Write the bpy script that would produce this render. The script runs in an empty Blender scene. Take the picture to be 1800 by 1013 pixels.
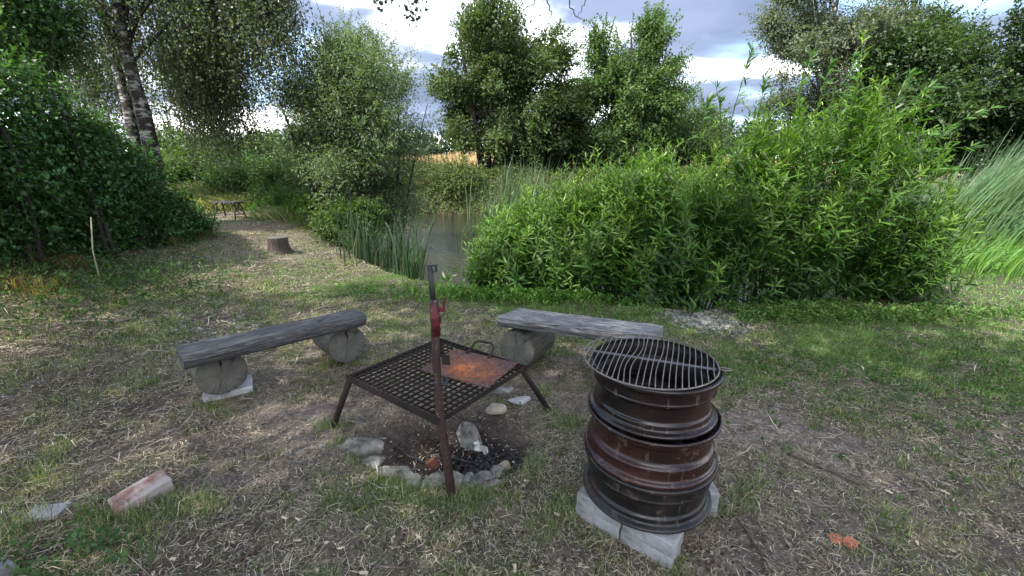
import bpy, bmesh, math, random
import numpy as np
from mathutils import Vector, Matrix
random.seed(7); rng = np.random.default_rng(7)
scn = bpy.context.scene; col = scn.collection
# ------------------------------------------------------------------ camera
F_PX, PITCH, CAM_H = 755.0, math.radians(15.3), 1.4
cd = bpy.data.cameras.new('camera'); cam = bpy.data.objects.new('camera', cd); col.objects.link(cam)
cam.location = (0, 0, CAM_H); cam.rotation_euler = (math.pi/2-PITCH, 0, 0)
cd.sensor_width = 36; cd.lens = F_PX/1800*36; cd.clip_start = .05; cd.clip_end = 3000
scn.camera = cam
# ------------------------------------------------------------------ sky and sun
SUN_EL, SUN_AZ = math.radians(52), math.radians(-128)     # azimuth from +Y towards +X
w = bpy.data.worlds.new('World'); scn.world = w; w.use_nodes = True
nt = w.node_tree; nt.nodes.clear()
def wn(t, **k):
    n = nt.nodes.new(t)
    for a, b in k.items(): setattr(n, a, b)
    return n
out = wn('ShaderNodeOutputWorld'); bg = wn('ShaderNodeBackground'); nt.links.new(bg.outputs[0], out.inputs[0])
sky = wn('ShaderNodeTexSky', sky_type='NISHITA'); sky.sun_disc = False; sky.sun_elevation = SUN_EL; sky.sun_rotation = SUN_AZ
sky.air_density = 1.0; sky.dust_density = .6
bg.inputs[1].default_value = .11
tc = wn('ShaderNodeTexCoord'); sep = wn('ShaderNodeSeparateXYZ'); nt.links.new(tc.outputs['Generated'], sep.inputs[0])
def wmath(op, a, b=None, clamp=False):
    n = wn('ShaderNodeMath', operation=op); n.use_clamp = clamp
    for i, v in enumerate((a, b)):
        if v is None: continue
        if isinstance(v, (int, float)): n.inputs[i].default_value = v
        else: nt.links.new(v, n.inputs[i])
    return n.outputs[0]
zz = wmath('ADD', wmath('MAXIMUM', sep.outputs[2], 0), .10)
u = wmath('DIVIDE', sep.outputs[0], zz); v = wmath('DIVIDE', sep.outputs[1], zz)
cmb = wn('ShaderNodeCombineXYZ'); nt.links.new(u, cmb.inputs[0]); nt.links.new(v, cmb.inputs[1]); cmb.inputs[2].default_value = 3.7
def wnoise(scale, detail, rough, off):
    m = wn('ShaderNodeMapping'); m.inputs['Location'].default_value = off; nt.links.new(cmb.outputs[0], m.inputs[0])
    n = wn('ShaderNodeTexNoise'); n.inputs['Scale'].default_value = scale; n.inputs['Detail'].default_value = detail
    n.inputs['Roughness'].default_value = rough; nt.links.new(m.outputs[0], n.inputs['Vector']); return n.outputs[0]
def ramp(x, pts):
    r = wn('ShaderNodeValToRGB'); nt.links.new(x, r.inputs[0]); e = r.color_ramp.elements
    while len(e) < len(pts): e.new(.5)
    for k, (p, c) in enumerate(pts): e[k].position = p; e[k].color = (*c, 1)
    r.color_ramp.interpolation = 'EASE'
    return r.outputs[0]
shade = ramp(wnoise(.62, 6, .52, (1.35, .8, 0)), [(.36, (.8, 1.05, 1.6)), (.49, (1.15, 1.45, 2.1)), (.56, (4.6, 4.9, 5.5)), (.62, (15, 15, 14.8))])
mask = ramp(wnoise(.5, 5, .5, (7.1, 2.2, 0)), [(.36, (0, 0, 0)), (.46, (1, 1, 1))])
mx = wn('ShaderNodeMix', data_type='RGBA'); nt.links.new(mask, mx.inputs[0]); nt.links.new(sky.outputs[0], mx.inputs[6]); nt.links.new(shade, mx.inputs[7])
nt.links.new(mx.outputs[2], bg.inputs[0])
sl = bpy.data.lights.new('sun', 'SUN'); sun = bpy.data.objects.new('sun', sl); col.objects.link(sun)
sl.energy = 2.2; sl.angle = math.radians(.6); sl.color = (1, .95, .86)
sd = Vector((math.sin(SUN_AZ)*math.cos(SUN_EL), math.cos(SUN_AZ)*math.cos(SUN_EL), math.sin(SUN_EL)))
sun.rotation_euler = sd.to_track_quat('Z', 'Y').to_euler(); sun.location = sd*50
vs = scn.view_settings; vs.view_transform = 'Standard'; vs.look = 'None'; vs.gamma = 1; vs.use_curve_mapping = False; vs.exposure = 1.95
scn.cycles.max_bounces = 6; scn.cycles.transparent_max_bounces = 4

# ------------------------------------------------------------------ pixel -> place
_F = np.array([0, math.cos(PITCH), -math.sin(PITCH)]); _U = np.array([0, math.sin(PITCH), math.cos(PITCH)])
def ray(px, py): return _F*F_PX + np.array([1., 0, 0])*(px-900) + _U*(506.5-py)
def gp(px, py, z=0.):
    r = ray(px, py); return np.array([0, 0, CAM_H]) + r*((z-CAM_H)/r[2])
def at(px, py, Y):
    r = ray(px, py); return np.array([0, 0, CAM_H]) + r*(Y/r[1])
# ------------------------------------------------------------------ numpy noise
_tab = rng.random((256, 256))
def vnoise(x, y):
    xi = np.floor(x).astype(int); yi = np.floor(y).astype(int); fx = x-xi; fy = y-yi
    fx = fx*fx*(3-2*fx); fy = fy*fy*(3-2*fy)
    a = _tab[xi & 255, yi & 255]; b = _tab[(xi+1) & 255, yi & 255]; c = _tab[xi & 255, (yi+1) & 255]; d = _tab[(xi+1) & 255, (yi+1) & 255]
    return (a*(1-fx)+b*fx)*(1-fy)+(c*(1-fx)+d*fx)*fy
def fbm(x, y, o=4):
    s = 0; a = .5
    for k in range(o): s = s+a*vnoise(x*2**k+17*k, y*2**k+5*k); a *= .5
    return s
def sstep(a, b, x): t = np.clip((x-a)/(b-a), 0, 1); return t*t*(3-2*t)
# ------------------------------------------------------------------ terrain
POND = np.array([(-1.25, 5.75), (-.6, 5.4), (.3, 5.0), (1.2, 4.75), (1.9, 4.55), (3.4, 4.9), (4.9, 5.6), (6.6, 7.0), (8.5, 8.2), (11, 9.2), (16, 12), (22, 16), (20, 21), (10, 19.3), (2, 18.6), (-3.6, 18.6), (-6, 17), (-5.2, 13), (-3.9, 10), (-2.6, 7.4)])
def pond_sd(x, y):
    x = np.asarray(x, float); y = np.asarray(y, float)
    d = np.full(x.shape, 1e9); ins = np.zeros(x.shape, bool); n = len(POND)
    for i in range(n):
        a = POND[i]; b = POND[(i+1) % n]; e = b-a
        t = np.clip(((x-a[0])*e[0]+(y-a[1])*e[1])/(e@e), 0, 1)
        d = np.minimum(d, np.hypot(x-a[0]-t*e[0], y-a[1]-t*e[1]))
        c = ((a[1] > y) != (b[1] > y)) & (x < (b[0]-a[0])*(y-a[1])/(b[1]-a[1]+1e-12)+a[0])
        ins ^= c
    return np.where(ins, -d, d)
WATER_Z = -.38
PIT = (-.33, 2.02)
def height(x, y):
    x = np.asarray(x, float); y = np.asarray(y, float)
    s = pond_sd(x, y)+.25*(fbm(x*.9, y*.9, 3)-.47)
    z = -1.3*sstep(.35, -.9, s)
    far = sstep(17, 19, y)*sstep(-12, -6, x)                          # far bank, then a field that climbs slowly
    z = z + far*1.15*sstep(0.0, 1.8, s) + far*sstep(22, 70, y)*1.95
    left = sstep(-2.2, -5.5, x)*sstep(.5, 3, y)                       # hedge bank
    z = z + left*sstep(0, 1, s)*.35 + sstep(11, 17, y)*sstep(-3, -7, x)*sstep(0, 2, s)*.75*(1-far)
    z = z + .35*np.exp(-((x+9.3)/1.5)**2-((y-13.2)/1.0)**2)           # heap of soil by the path
    z = z + .05*(fbm(x*1.3+9, y*1.3, 3)-.47)*sstep(.3, 1.2, np.hypot(x, y))
    z = z + .018*(fbm(x*9, y*9, 3)-.47)
    r = np.hypot((x-PIT[0])/.42, (y-PIT[1])/.34)
    z = z - .13*np.exp(-(r**3)) + .02*np.exp(-((r-1.25)/.2)**2)
    return z
def hz(x, y): return float(height(np.array([x]), np.array([y]))[0])
def normal_frame(n): pass
# grass amount, green tone, soil brightness at places of the ground
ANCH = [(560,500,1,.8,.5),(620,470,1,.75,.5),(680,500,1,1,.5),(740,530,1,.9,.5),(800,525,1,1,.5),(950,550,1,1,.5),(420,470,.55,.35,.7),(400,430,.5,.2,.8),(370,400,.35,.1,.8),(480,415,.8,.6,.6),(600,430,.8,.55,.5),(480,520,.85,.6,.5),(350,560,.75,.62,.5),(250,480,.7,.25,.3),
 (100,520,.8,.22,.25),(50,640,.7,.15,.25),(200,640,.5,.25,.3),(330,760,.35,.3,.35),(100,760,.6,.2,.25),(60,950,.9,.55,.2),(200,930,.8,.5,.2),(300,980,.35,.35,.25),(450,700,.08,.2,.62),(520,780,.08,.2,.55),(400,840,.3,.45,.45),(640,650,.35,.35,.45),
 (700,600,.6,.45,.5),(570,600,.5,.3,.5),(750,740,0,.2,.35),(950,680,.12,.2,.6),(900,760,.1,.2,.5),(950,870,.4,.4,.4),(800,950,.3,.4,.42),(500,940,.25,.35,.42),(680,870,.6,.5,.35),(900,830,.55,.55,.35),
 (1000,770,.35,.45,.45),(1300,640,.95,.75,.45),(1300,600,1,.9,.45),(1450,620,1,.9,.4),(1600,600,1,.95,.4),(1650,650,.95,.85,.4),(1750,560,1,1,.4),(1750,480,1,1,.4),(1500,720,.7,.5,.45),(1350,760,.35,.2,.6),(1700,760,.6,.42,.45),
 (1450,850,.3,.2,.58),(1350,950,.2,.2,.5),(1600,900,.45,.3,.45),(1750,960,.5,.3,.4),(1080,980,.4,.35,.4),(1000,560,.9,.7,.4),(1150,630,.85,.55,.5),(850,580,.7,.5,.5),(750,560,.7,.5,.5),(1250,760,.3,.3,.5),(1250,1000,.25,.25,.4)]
_A = np.array([[*gp(a[0], a[1])[:2], *a[2:]] for a in ANCH])
def fields(x, y):
    x = np.asarray(x, float); y = np.asarray(y, float)
    xw = x+.25*(fbm(x*2+3, y*2, 3)-.47)*2; yw = y+.25*(fbm(x*2, y*2+8, 3)-.47)*2
    num = np.zeros((3,)+x.shape); den = np.zeros(x.shape)+1e-9
    for a in _A:
        sg = .13*np.hypot(a[0], a[1])
        wgt = 1/(((xw-a[0])**2+(yw-a[1])**2)/sg**2+.25)**2
        den += wgt
        for k in range(3): num[k] += wgt*a[2+k]
    f = num/den
    farf = sstep(9, 13, y); fw = sstep(9.5, 12.5, y+.25*(x+6)); f[0] = f[0]*(1-fw)+.85*fw; f[1] = f[1]*(1-fw)+.5*fw; f[2] = f[2]*(1-fw)+.35*fw
    n = fbm(x*4.5, y*4.5+3, 4)-.47; n2 = fbm(x*1.4+40, y*1.4, 3)-.44
    g = np.clip(f[0]+1.5*n*(1-farf)+.6*n2, 0, 1); t = np.clip(f[1]+1.3*n2+.5*n, 0, 1)
    field = sstep(21, 26, y)*sstep(-12, -6, x)
    return g, np.clip(t*(1-field)+field*.02, 0, 1), np.clip(f[2]+.6*n, 0, 1), field
# ------------------------------------------------------------------ materials
MATS = {}
class NB:
    def __init__(s, name):
        s.m = bpy.data.materials.new(name); s.m.use_nodes = True; s.t = s.m.node_tree; s.t.nodes.clear()
        s.out = s.n('ShaderNodeOutputMaterial'); s.p = s.n('ShaderNodeBsdfPrincipled'); s.l(s.p.outputs[0], s.out.inputs[0])
        s.tc = s.n('ShaderNodeTexCoord')
    def n(s, t, **k):
        n = s.t.nodes.new(t)
        for a, b in k.items(): setattr(n, a, b)
        return n
    def l(s, a, b): s.t.links.new(a, b)
    def noise(s, scale, detail=5, rough=.6, stretch=(1, 1, 1), src='Object', dist=0):
        m = s.n('ShaderNodeMapping'); m.inputs['Scale'].default_value = stretch; s.l(s.tc.outputs[src], m.inputs[0])
        n = s.n('ShaderNodeTexNoise'); n.inputs['Scale'].default_value = scale; n.inputs['Detail'].default_value = detail; n.inputs['Roughness'].default_value = rough
        n.inputs['Distortion'].default_value = dist; s.l(m.outputs[0], n.inputs['Vector']); return n.outputs[0]
    def ramp(s, x, pts):
        r = s.n('ShaderNodeValToRGB'); s.l(x, r.inputs[0]); e = r.color_ramp.elements
        while len(e) < len(pts): e.new(.5)
        for k, (p, c) in enumerate(pts): e[k].position = p; e[k].color = (*(c if hasattr(c, '__len__') else (c, c, c)), 1)
        return r.outputs[0]
    def mix(s, f, a, b, mode='MIX'):
        m = s.n('ShaderNodeMix', data_type='RGBA', blend_type=mode)
        for i, v in ((0, f), (6, a), (7, b)):
            if hasattr(v, 'links') or hasattr(v, 'is_linked'): s.l(v, m.inputs[i])
            elif i == 0: m.inputs[0].default_value = v
            else: m.inputs[i].default_value = (*v, 1)
        return m.outputs[2]
    def bump(s, h, strength=.5, dist=.01, prev=None):
        b = s.n('ShaderNodeBump'); b.inputs['Strength'].default_value = strength; b.inputs['Distance'].default_value = dist
        s.l(h, b.inputs['Height']); 
        if prev is not None: s.l(prev, b.inputs['Normal'])
        return b.outputs[0]
    def fin(s, color, rough=.8, nrm=None, metal=0, spec=.3):
        if hasattr(color, 'is_linked'): s.l(color, s.p.inputs['Base Color'])
        else: s.p.inputs['Base Color'].default_value = (*color, 1)
        if hasattr(rough, 'is_linked'): s.l(rough, s.p.inputs['Roughness'])
        else: s.p.inputs['Roughness'].default_value = rough
        s.p.inputs['Metallic'].default_value = metal; s.p.inputs['Specular IOR Level'].default_value = spec
        if nrm is not None: s.l(nrm, s.p.inputs['Normal'])
        MATS[s.m.name] = s.m; return s.m
def m_leaf(name, rough=.45, spec=.35, trans=.35, tcol=(1.5, 1.75, .55)):
    b = NB(name); a = b.n('ShaderNodeAttribute', attribute_name='col')
    b.fin(a.outputs['Color'], rough, spec=spec)
    tr = b.n('ShaderNodeBsdfTranslucent'); b.l(b.mix(1.0, a.outputs['Color'], tcol, 'MULTIPLY'), tr.inputs[0])
    ms = b.n('ShaderNodeMixShader'); ms.inputs[0].default_value = trans
    b.l(b.p.outputs[0], ms.inputs[1]); b.l(tr.outputs[0], ms.inputs[2]); b.l(ms.outputs[0], b.out.inputs[0]); return b.m
LEAF = m_leaf('leaf', .42, .4); LEAFS = m_leaf('leaf_matt', .6, .25, .3); GRASS = m_leaf('grass_blade', .6, .2, .35, (1.5, 1.6, .65)); STRAW = m_leaf('straw', .75, .15, .15, (1, 1, .8))
def m_wood():
    b = NB('weathered_wood'); g = b.noise(9, 6, .65, (1, 9, 9)); g2 = b.noise(3, 4, .6, (1, 5, 5), dist=.6); f = b.noise(60, 3, .6, (1, 14, 14))
    c = b.ramp(g, [(.3, (.035, .033, .034)), (.5, (.11, .107, .11)), (.64, (.24, .235, .235)), (.8, (.36, .35, .34))])
    ck = b.noise(5, 3, .5, (.5, 7, 7), dist=.3); c = b.mix(b.ramp(ck, [(.485, 0), (.497, .9), (.503, .9), (.515, 0)]), c, (.012, .012, .012)); kn = b.noise(6, 2, .5, (1, 2, 2)); c = b.mix(b.ramp(kn, [(.66, 0), (.7, .7)]), c, (.03, .028, .027))
    c = b.mix(b.ramp(g2, [(.35, 0), (.6, .75)]), c, (.06, .058, .062)); c = b.mix(b.ramp(f, [(.4, .0), (.75, .4)]), c, (.02, .02, .02))
    return b.fin(c, .85, b.bump(f, .6, .004, b.bump(g, .7, .012)))
WOOD = m_wood()
def m_wood2(name, k):
    b = NB(name); g = b.noise(9, 6, .65, (1, 9, 9)); g2 = b.noise(2.5, 4, .6, (1, 4, 4), dist=.6); f = b.noise(70, 3, .6, (1, 14, 14))
    c = b.ramp(g, [(.28, (.05*k, .05*k, .053*k)), (.48, (.17*k, .168*k, .172*k)), (.62, (.36*k, .355*k, .355*k)), (.78, (.5*k, .5*k, .49*k))])
    ck = b.noise(5, 3, .5, (.5, 7, 7), dist=.3); c = b.mix(b.ramp(ck, [(.485, 0), (.497, .9), (.503, .9), (.515, 0)]), c, (.012, .012, .012)); kn = b.noise(6, 2, .5, (1, 2, 2)); c = b.mix(b.ramp(kn, [(.66, 0), (.7, .7)]), c, (.03, .028, .027))
    c = b.mix(b.ramp(g2, [(.42, 0), (.68, .7)]), c, (.085, .083, .09)); c = b.mix(b.ramp(f, [(.4, 0), (.75, .35)]), c, (.03, .03, .03))
    return b.fin(c, .8, b.bump(f, .5, .003, b.bump(g, .6, .01)))
WOODL = m_wood2('pale_weathered_wood', 1.25); WOODD = m_wood2('dark_weathered_wood', .62)
def m_logend():
    b = NB('log_end'); wv = b.n('ShaderNodeTexWave', wave_type='RINGS', rings_direction='X'); b.l(b.tc.outputs['Object'], wv.inputs[0]); wv.inputs['Scale'].default_value = 22; wv.inputs['Distortion'].default_value = 3.5; wv.inputs['Detail'].default_value = 3
    n = b.noise(7, 5, .65); c = b.ramp(n, [(.3, (.07, .068, .06)), (.55, (.135, .13, .115)), (.75, (.21, .2, .17))])
    c = b.mix(.13, c, b.ramp(wv.outputs[0], [(0, (.05, .05, .045)), (1, (.2, .19, .17))]))
    sp = b.n('ShaderNodeSeparateXYZ'); b.l(b.tc.outputs['Object'], sp.inputs[0]); at2 = b.n('ShaderNodeMath', operation='ARCTAN2'); b.l(sp.outputs[2], at2.inputs[0]); b.l(sp.outputs[1], at2.inputs[1])
    ad = b.n('ShaderNodeMath', operation='MULTIPLY_ADD'); b.l(b.noise(14, 3), ad.inputs[0]); ad.inputs[1].default_value = .35; b.l(at2.outputs[0], ad.inputs[2]); cx = b.n('ShaderNodeCombineXYZ'); b.l(ad.outputs[0], cx.inputs[0])
    ln = b.n('ShaderNodeVectorMath', operation='LENGTH'); b.l(b.tc.outputs['Object'], ln.inputs[0]); s2 = b.n('ShaderNodeMath', operation='MULTIPLY'); b.l(ln.outputs['Value'], s2.inputs[0]); s2.inputs[1].default_value = 2.5; b.l(s2.outputs[0], cx.inputs[1])
    nn = b.n('ShaderNodeTexNoise'); nn.inputs['Scale'].default_value = 3.4; nn.inputs['Detail'].default_value = 2; b.l(cx.outputs[0], nn.inputs['Vector'])
    c = b.mix(b.ramp(nn.outputs[0], [(.475, 0), (.497, .85), (.503, .85), (.525, 0)]), c, (.018, .017, .015))
    c = b.mix(b.ramp(b.noise(4, 4), [(.5, 0), (.7, .45)]), c, (.07, .085, .05))
    return b.fin(c, .9, b.bump(wv.outputs[0], .15, .003, b.bump(b.noise(45, 4), .5, .005)))
LOGEND = m_logend()
def m_simple(name, ramp_pts, scale=8, rough=.85, bumpd=.006, spec=.25, metal=0, stretch=(1, 1, 1), bs=40, src='Object'):
    b = NB(name); n = b.noise(scale, 7, .65, stretch, src); return b.fin(b.ramp(n, ramp_pts), rough, b.bump(b.noise(bs, 5, .65, stretch, src), .6, bumpd), metal, spec)
LOGBARK = m_simple('log_side', [(.3, (.05, .047, .04)), (.55, (.12, .115, .1)), (.8, (.2, .19, .16))], 7, .9, .01, stretch=(1, 6, 6))
STONE = m_simple('field_stone', [(.34, (.06, .06, .052)), (.47, (.17, .165, .15)), (.56, (.27, .265, .24)), (.7, (.42, .41, .38))], 14, .9, .02, bs=30)
STONEW = m_simple('warm_stone', [(.3, (.22, .17, .12)), (.5, (.38, .32, .24)), (.8, (.55, .5, .42))], 12, .85, .006)
CONC = m_simple('concrete', [(.32, (.12, .115, .105)), (.46, (.25, .25, .25)), (.58, (.33, .335, .34)), (.75, (.43, .43, .43))], 11, .92, .004, bs=90)
SLAB = m_simple('pale_slab', [(.3, (.3, .29, .3)), (.55, (.5, .49, .5)), (.8, (.62, .6, .6))], 12, .9, .004)
BRICK = m_simple('old_brick', [(.3, (.13, .07, .055)), (.42, (.22, .13, .11)), (.5, (.36, .3, .28)), (.8, (.5, .47, .45))], 7, .9, .006)
TILE = m_simple('orange_tile', [(.3, (.4, .12, .07)), (.7, (.52, .2, .13))], 12, .85, .003)
RUSTB = m_simple('brick_shard', [(.3, (.16, .06, .04)), (.7, (.3, .13, .09))], 14, .9, .006)
COAL = m_simple('charcoal', [(.35, (.012, .012, .013)), (.6, (.035, .035, .038)), (.78, (.16, .16, .17))], 25, .6, .006, spec=.4)
ASHW = m_simple('burnt_paper', [(.3, (.5, .5, .5)), (.6, (.72, .71, .7))], 10, .9, .004)
SOILM = m_simple('dark_soil', [(.3, (.02, .015, .012)), (.7, (.08, .06, .045))], 9, .95, .02)
CHIP = m_simple('wood_chip', [(.3, (.42, .33, .22)), (.6, (.62, .53, .4)), (.8, (.72, .66, .55))], 15, .8, .002)
STICK = m_simple('dry_stick', [(.3, (.05, .035, .028)), (.7, (.16, .12, .1))], 14, .9, .003)
STICKP = m_simple('pale_stick', [(.3, (.22, .2, .14)), (.7, (.4, .37, .28))], 14, .9, .003)
BARK = m_simple('dark_bark', [(.3, (.018, .015, .013)), (.6, (.055, .047, .04)), (.8, (.1, .09, .08))], 6, .95, .03, stretch=(4, 4, 1))
STUMPM = m_simple('stump_bark', [(.3, (.035, .028, .024)), (.6, (.1, .08, .07)), (.8, (.17, .14, .12))], 9, .95, .02, stretch=(3, 3, .8))
def m_birch():
    b = NB('birch_bark'); n = b.noise(4.2, 6, .7, (1, 1, 1.7)); l = b.noise(7, 4, .6, (.6, .6, 7))
    k = b.noise(1.2, 4, .7)
    c = b.ramp(l, [(.4, (.05, .045, .042)), (.47, (.33, .32, .31)), (.7, (.5, .49, .47))])
    c = b.mix(b.ramp(n, [(.42, 0), (.5, 1)]), c, (.025, .02, .018)); c = b.mix(b.ramp(k, [(.45, 0), (.7, .5)]), c, (.12, .12, .1))
    return b.fin(c, .8, b.bump(n, .8, .03, b.bump(l, .4, .01)))
BIRCH = m_birch()
def m_rust(name, pts, rough=(.35, .8), scale=5, spec=.5, extra=None):
    b = NB(name); n = b.noise(scale, 8, .7); n2 = b.noise(scale*5, 5, .7); c = b.mix(1.0, b.ramp(n, pts), (.75, .7, .72), 'MULTIPLY')
    if extra: c = b.mix(b.ramp(n2, [(.6, 0), (.66, .7)]), c, extra); fl = b.noise(scale*2.2, 9, .8, dist=1.2); c = b.mix(b.ramp(fl, [(.6, 0), (.66, .5)]), c, (.036, .016, .013)); sc = b.noise(scale*9, 2, .5, (1, 1, .12)); c = b.mix(b.ramp(sc, [(.66, 0), (.69, .5)]), c, (.11, .09, .085))
    r = b.ramp(n, [(.35, rough[0]), (.65, rough[1])]); return b.fin(c, r, b.bump(n2, .4, .003), 0, spec)
RUSTD = m_rust('dark_rusty_steel', [(.3, (.009, .007, .007)), (.5, (.02, .012, .011)), (.7, (.05, .024, .018))], (.5, .85))
POLEM = m_rust('rusty_pole', [(.3, (.025, .013, .011)), (.55, (.065, .033, .027)), (.75, (.12, .06, .045))], (.55, .85), 9, .4, (.22, .2, .19))
REDP = m_rust('peeling_red_paint', [(.34, (.04, .012, .013)), (.5, (.13, .014, .02)), (.68, (.3, .025, .045))], (.4, .7), 14, .5, (.35, .33, .33))
ROD = m_rust('green_black_paint', [(.3, (.014, .018, .018)), (.7, (.05, .062, .06))], (.4, .6), 9)
WHEELA = m_rust('maroon_scorched_steel', [(.36, (.008, .008, .009)), (.48, (.014, .008, .009)), (.62, (.036, .011, .012)), (.8, (.07, .022, .018))], (.14, .34), 3.2, .6, (.06, .035, .03))
WHEELB = m_rust('maroon_peeling_steel', [(.3, (.012, .008, .008)), (.5, (.034, .011, .011)), (.66, (.06, .018, .016)), (.8, (.16, .1, .08))], (.16, .4), 4.2, .6, (.13, .08, .06))
WHEELC = m_rust('black_rusty_steel', [(.3, (.006, .006, .007)), (.52, (.013, .012, .013)), (.64, (.045, .018, .013)), (.8, (.1, .05, .035))], (.22, .6), 4, .6, (.1, .07, .05))
SOOT = m_rust('sooty_steel', [(.3, (.006, .006, .007)), (.7, (.022, .02, .021))], (.5, .8), 6, .4)
WIRE = m_rust('dull_grate_wire', [(.3, (.09, .08, .065)), (.55, (.27, .25, .21)), (.8, (.43, .4, .34))], (.35, .55), 20, .6)
STRAP = m_rust('grey_flat_bar', [(.3, (.1, .1, .12)), (.7, (.24, .24, .28))], (.45, .6), 9, .5)
HOOKB = m_rust('slate_blue_paint', [(.3, (.02, .03, .035)), (.7, (.08, .11, .13))], (.4, .7), 12)
def m_plate():
    b = NB('rusted_plate'); n = b.noise(5, 8, .72); n2 = b.noise(22, 6, .7)
    g = b.n('ShaderNodeTexGradient', gradient_type='SPHERICAL'); mp = b.n('ShaderNodeMapping'); mp.inputs['Location'].default_value = (-.1, .14, 0); mp.inputs['Scale'].default_value = (4.2, 5.6, 1)
    b.l(b.tc.outputs['Object'], mp.inputs[0]); b.l(mp.outputs[0], g.inputs[0])
    ad = b.n('ShaderNodeMath', operation='MULTIPLY_ADD'); b.l(g.outputs[1], ad.inputs[0]); ad.inputs[1].default_value = .44; b.l(n, ad.inputs[2])
    c = b.ramp(ad.outputs[0], [(.38, (.045, .028, .026)), (.52, (.11, .058, .05)), (.66, (.2, .075, .045)), (.86, (.42, .12, .035))])
    c = b.mix(b.ramp(n2, [(.5, 0), (.58, .55)]), c, (.13, .085, .075)); c = b.mix(b.ramp(b.noise(34, 8, .8, dist=.8), [(.5, 0), (.56, .7)]), c, (.055, .034, .03)); c = b.mix(b.ramp(b.noise(60, 3, .6), [(.62, 0), (.66, .6)]), c, (.33, .27, .24)); c = b.mix(b.ramp(b.noise(9, 3), [(.3, .7), (.4, 0)]), c, (.06, .03, .03))
    return b.fin(c, .75, b.bump(n2, .4, .002), 0, .35)
PLATE = m_plate()
def m_ground():
    b = NB('ground_soil'); a = b.n('ShaderNodeAttribute', attribute_name='col')
    n = b.noise(14, 8, .7); n2 = b.noise(70, 6, .75); n3 = b.noise(2.2, 5, .6)
    k = b.ramp(n, [(.3, .45), (.5, .95), (.72, 1.5)]); c = b.mix(1.0, a.outputs['Color'], k, 'MULTIPLY')
    k = b.ramp(n2, [(.32, .45), (.5, 1), (.7, 1.7)]); c = b.mix(1.0, c, k, 'MULTIPLY')
    k = b.ramp(n3, [(.35, .8), (.65, 1.2)]); c = b.mix(1.0, c, k, 'MULTIPLY')
    return b.fin(c, .95, b.bump(n2, .9, .012, b.bump(n, .8, .03)), 0, .15)
GROUND = m_ground()
def m_water():
    b = NB('pond_water'); n = b.noise(5, 4, .6, (1, 2.2, 1)); n2 = b.noise(26, 3, .6, (1, 1.7, 1))
    return b.fin((.03, .03, .018), .05, b.bump(n2, .4, .02, b.bump(n, .7, .06)), 0, 1.0)
WATER = m_water()
# ------------------------------------------------------------------ builders
def link(o, parent=None):
    col.objects.link(o)
    if parent is not None: o.parent = parent
    return o
def tag(o, label=None, cat=None, group=None, kind=None):
    for k, v_ in (('label', label), ('category', cat), ('group', group), ('kind', kind)):
        if v_: o[k] = v_
    return o
def empty(name, loc=(0, 0, 0), rz=0.):
    o = bpy.data.objects.new(name, None); o.empty_display_size = .1; col.objects.link(o); o.location = loc; o.rotation_euler = (0, 0, rz); return o
def npmesh(name, V, faces, mat, colr=None, parent=None, smooth=False, loc=None):
    """faces: list of int arrays (n,3) or (n,4)"""
    V = np.asarray(V, np.float32); me = bpy.data.meshes.new(name); me.vertices.add(len(V)); me.vertices.foreach_set('co', V.ravel())
    faces = [np.asarray(f, np.int32) for f in faces if len(f)]
    idx = np.concatenate([f.ravel() for f in faces]); tot = np.concatenate([np.full(len(f), f.shape[1]) for f in faces]).astype(np.int32)
    st = np.concatenate([[0], np.cumsum(tot)[:-1]]).astype(np.int32)
    me.loops.add(len(idx)); me.loops.foreach_set('vertex_index', idx); me.polygons.add(len(tot)); me.polygons.foreach_set('loop_start', st); me.polygons.foreach_set('loop_total', tot)
    if smooth: me.polygons.foreach_set('use_smooth', np.ones(len(tot), bool))
    if colr is not None:
        a = me.color_attributes.new('col', 'FLOAT_COLOR', 'POINT'); c = np.ones((len(V), 4), np.float32); c[:, :3] = colr; a.data.foreach_set('color', c.ravel())
    me.update(calc_edges=True); me.materials.append(mat)
    o = bpy.data.objects.new(name, me); link(o, parent)
    if loc is not None: o.location = loc
    return o
def bmobj(name, bm, mat, parent=None, smooth=False, bevel=0, seg=2, loc=None, rot=None):
    me = bpy.data.meshes.new(name)
    bmesh.ops.recalc_face_normals(bm, faces=bm.faces[:])
    if bevel: bmesh.ops.bevel(bm, geom=bm.edges[:], offset=bevel, segments=seg, affect='EDGES', profile=.5)
    if smooth:
        for f in bm.faces: f.smooth = True
    bm.to_mesh(me); bm.free()
    for m in (mat if isinstance(mat, (list, tuple)) else [mat]): me.materials.append(m)
    o = bpy.data.objects.new(name, me); link(o, parent)
    if loc is not None: o.location = loc
    if rot is not None: o.rotation_euler = rot
    return o
def box_bm(sx, sy, sz, c=(0, 0, 0), bm=None):
    bm = bm or bmesh.new(); bmesh.ops.create_cube(bm, size=1, matrix=Matrix.Translation(c) @ Matrix.Diagonal((sx, sy, sz, 1))); return bm
def frames(P):
    P = np.asarray(P, float); T = np.gradient(P, axis=0); T /= np.linalg.norm(T, axis=1)[:, None]+1e-12
    up = np.array([0, 0, 1.]) if abs(T[0][2]) < .9 else np.array([1., 0, 0])
    A = []; a = np.cross(T[0], up); a /= np.linalg.norm(a)
    for t in T:
        a = a-t*(a@t); a /= np.linalg.norm(a)+1e-12; A.append(a)
    A = np.array(A); return T, A, np.cross(T, A)
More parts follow.
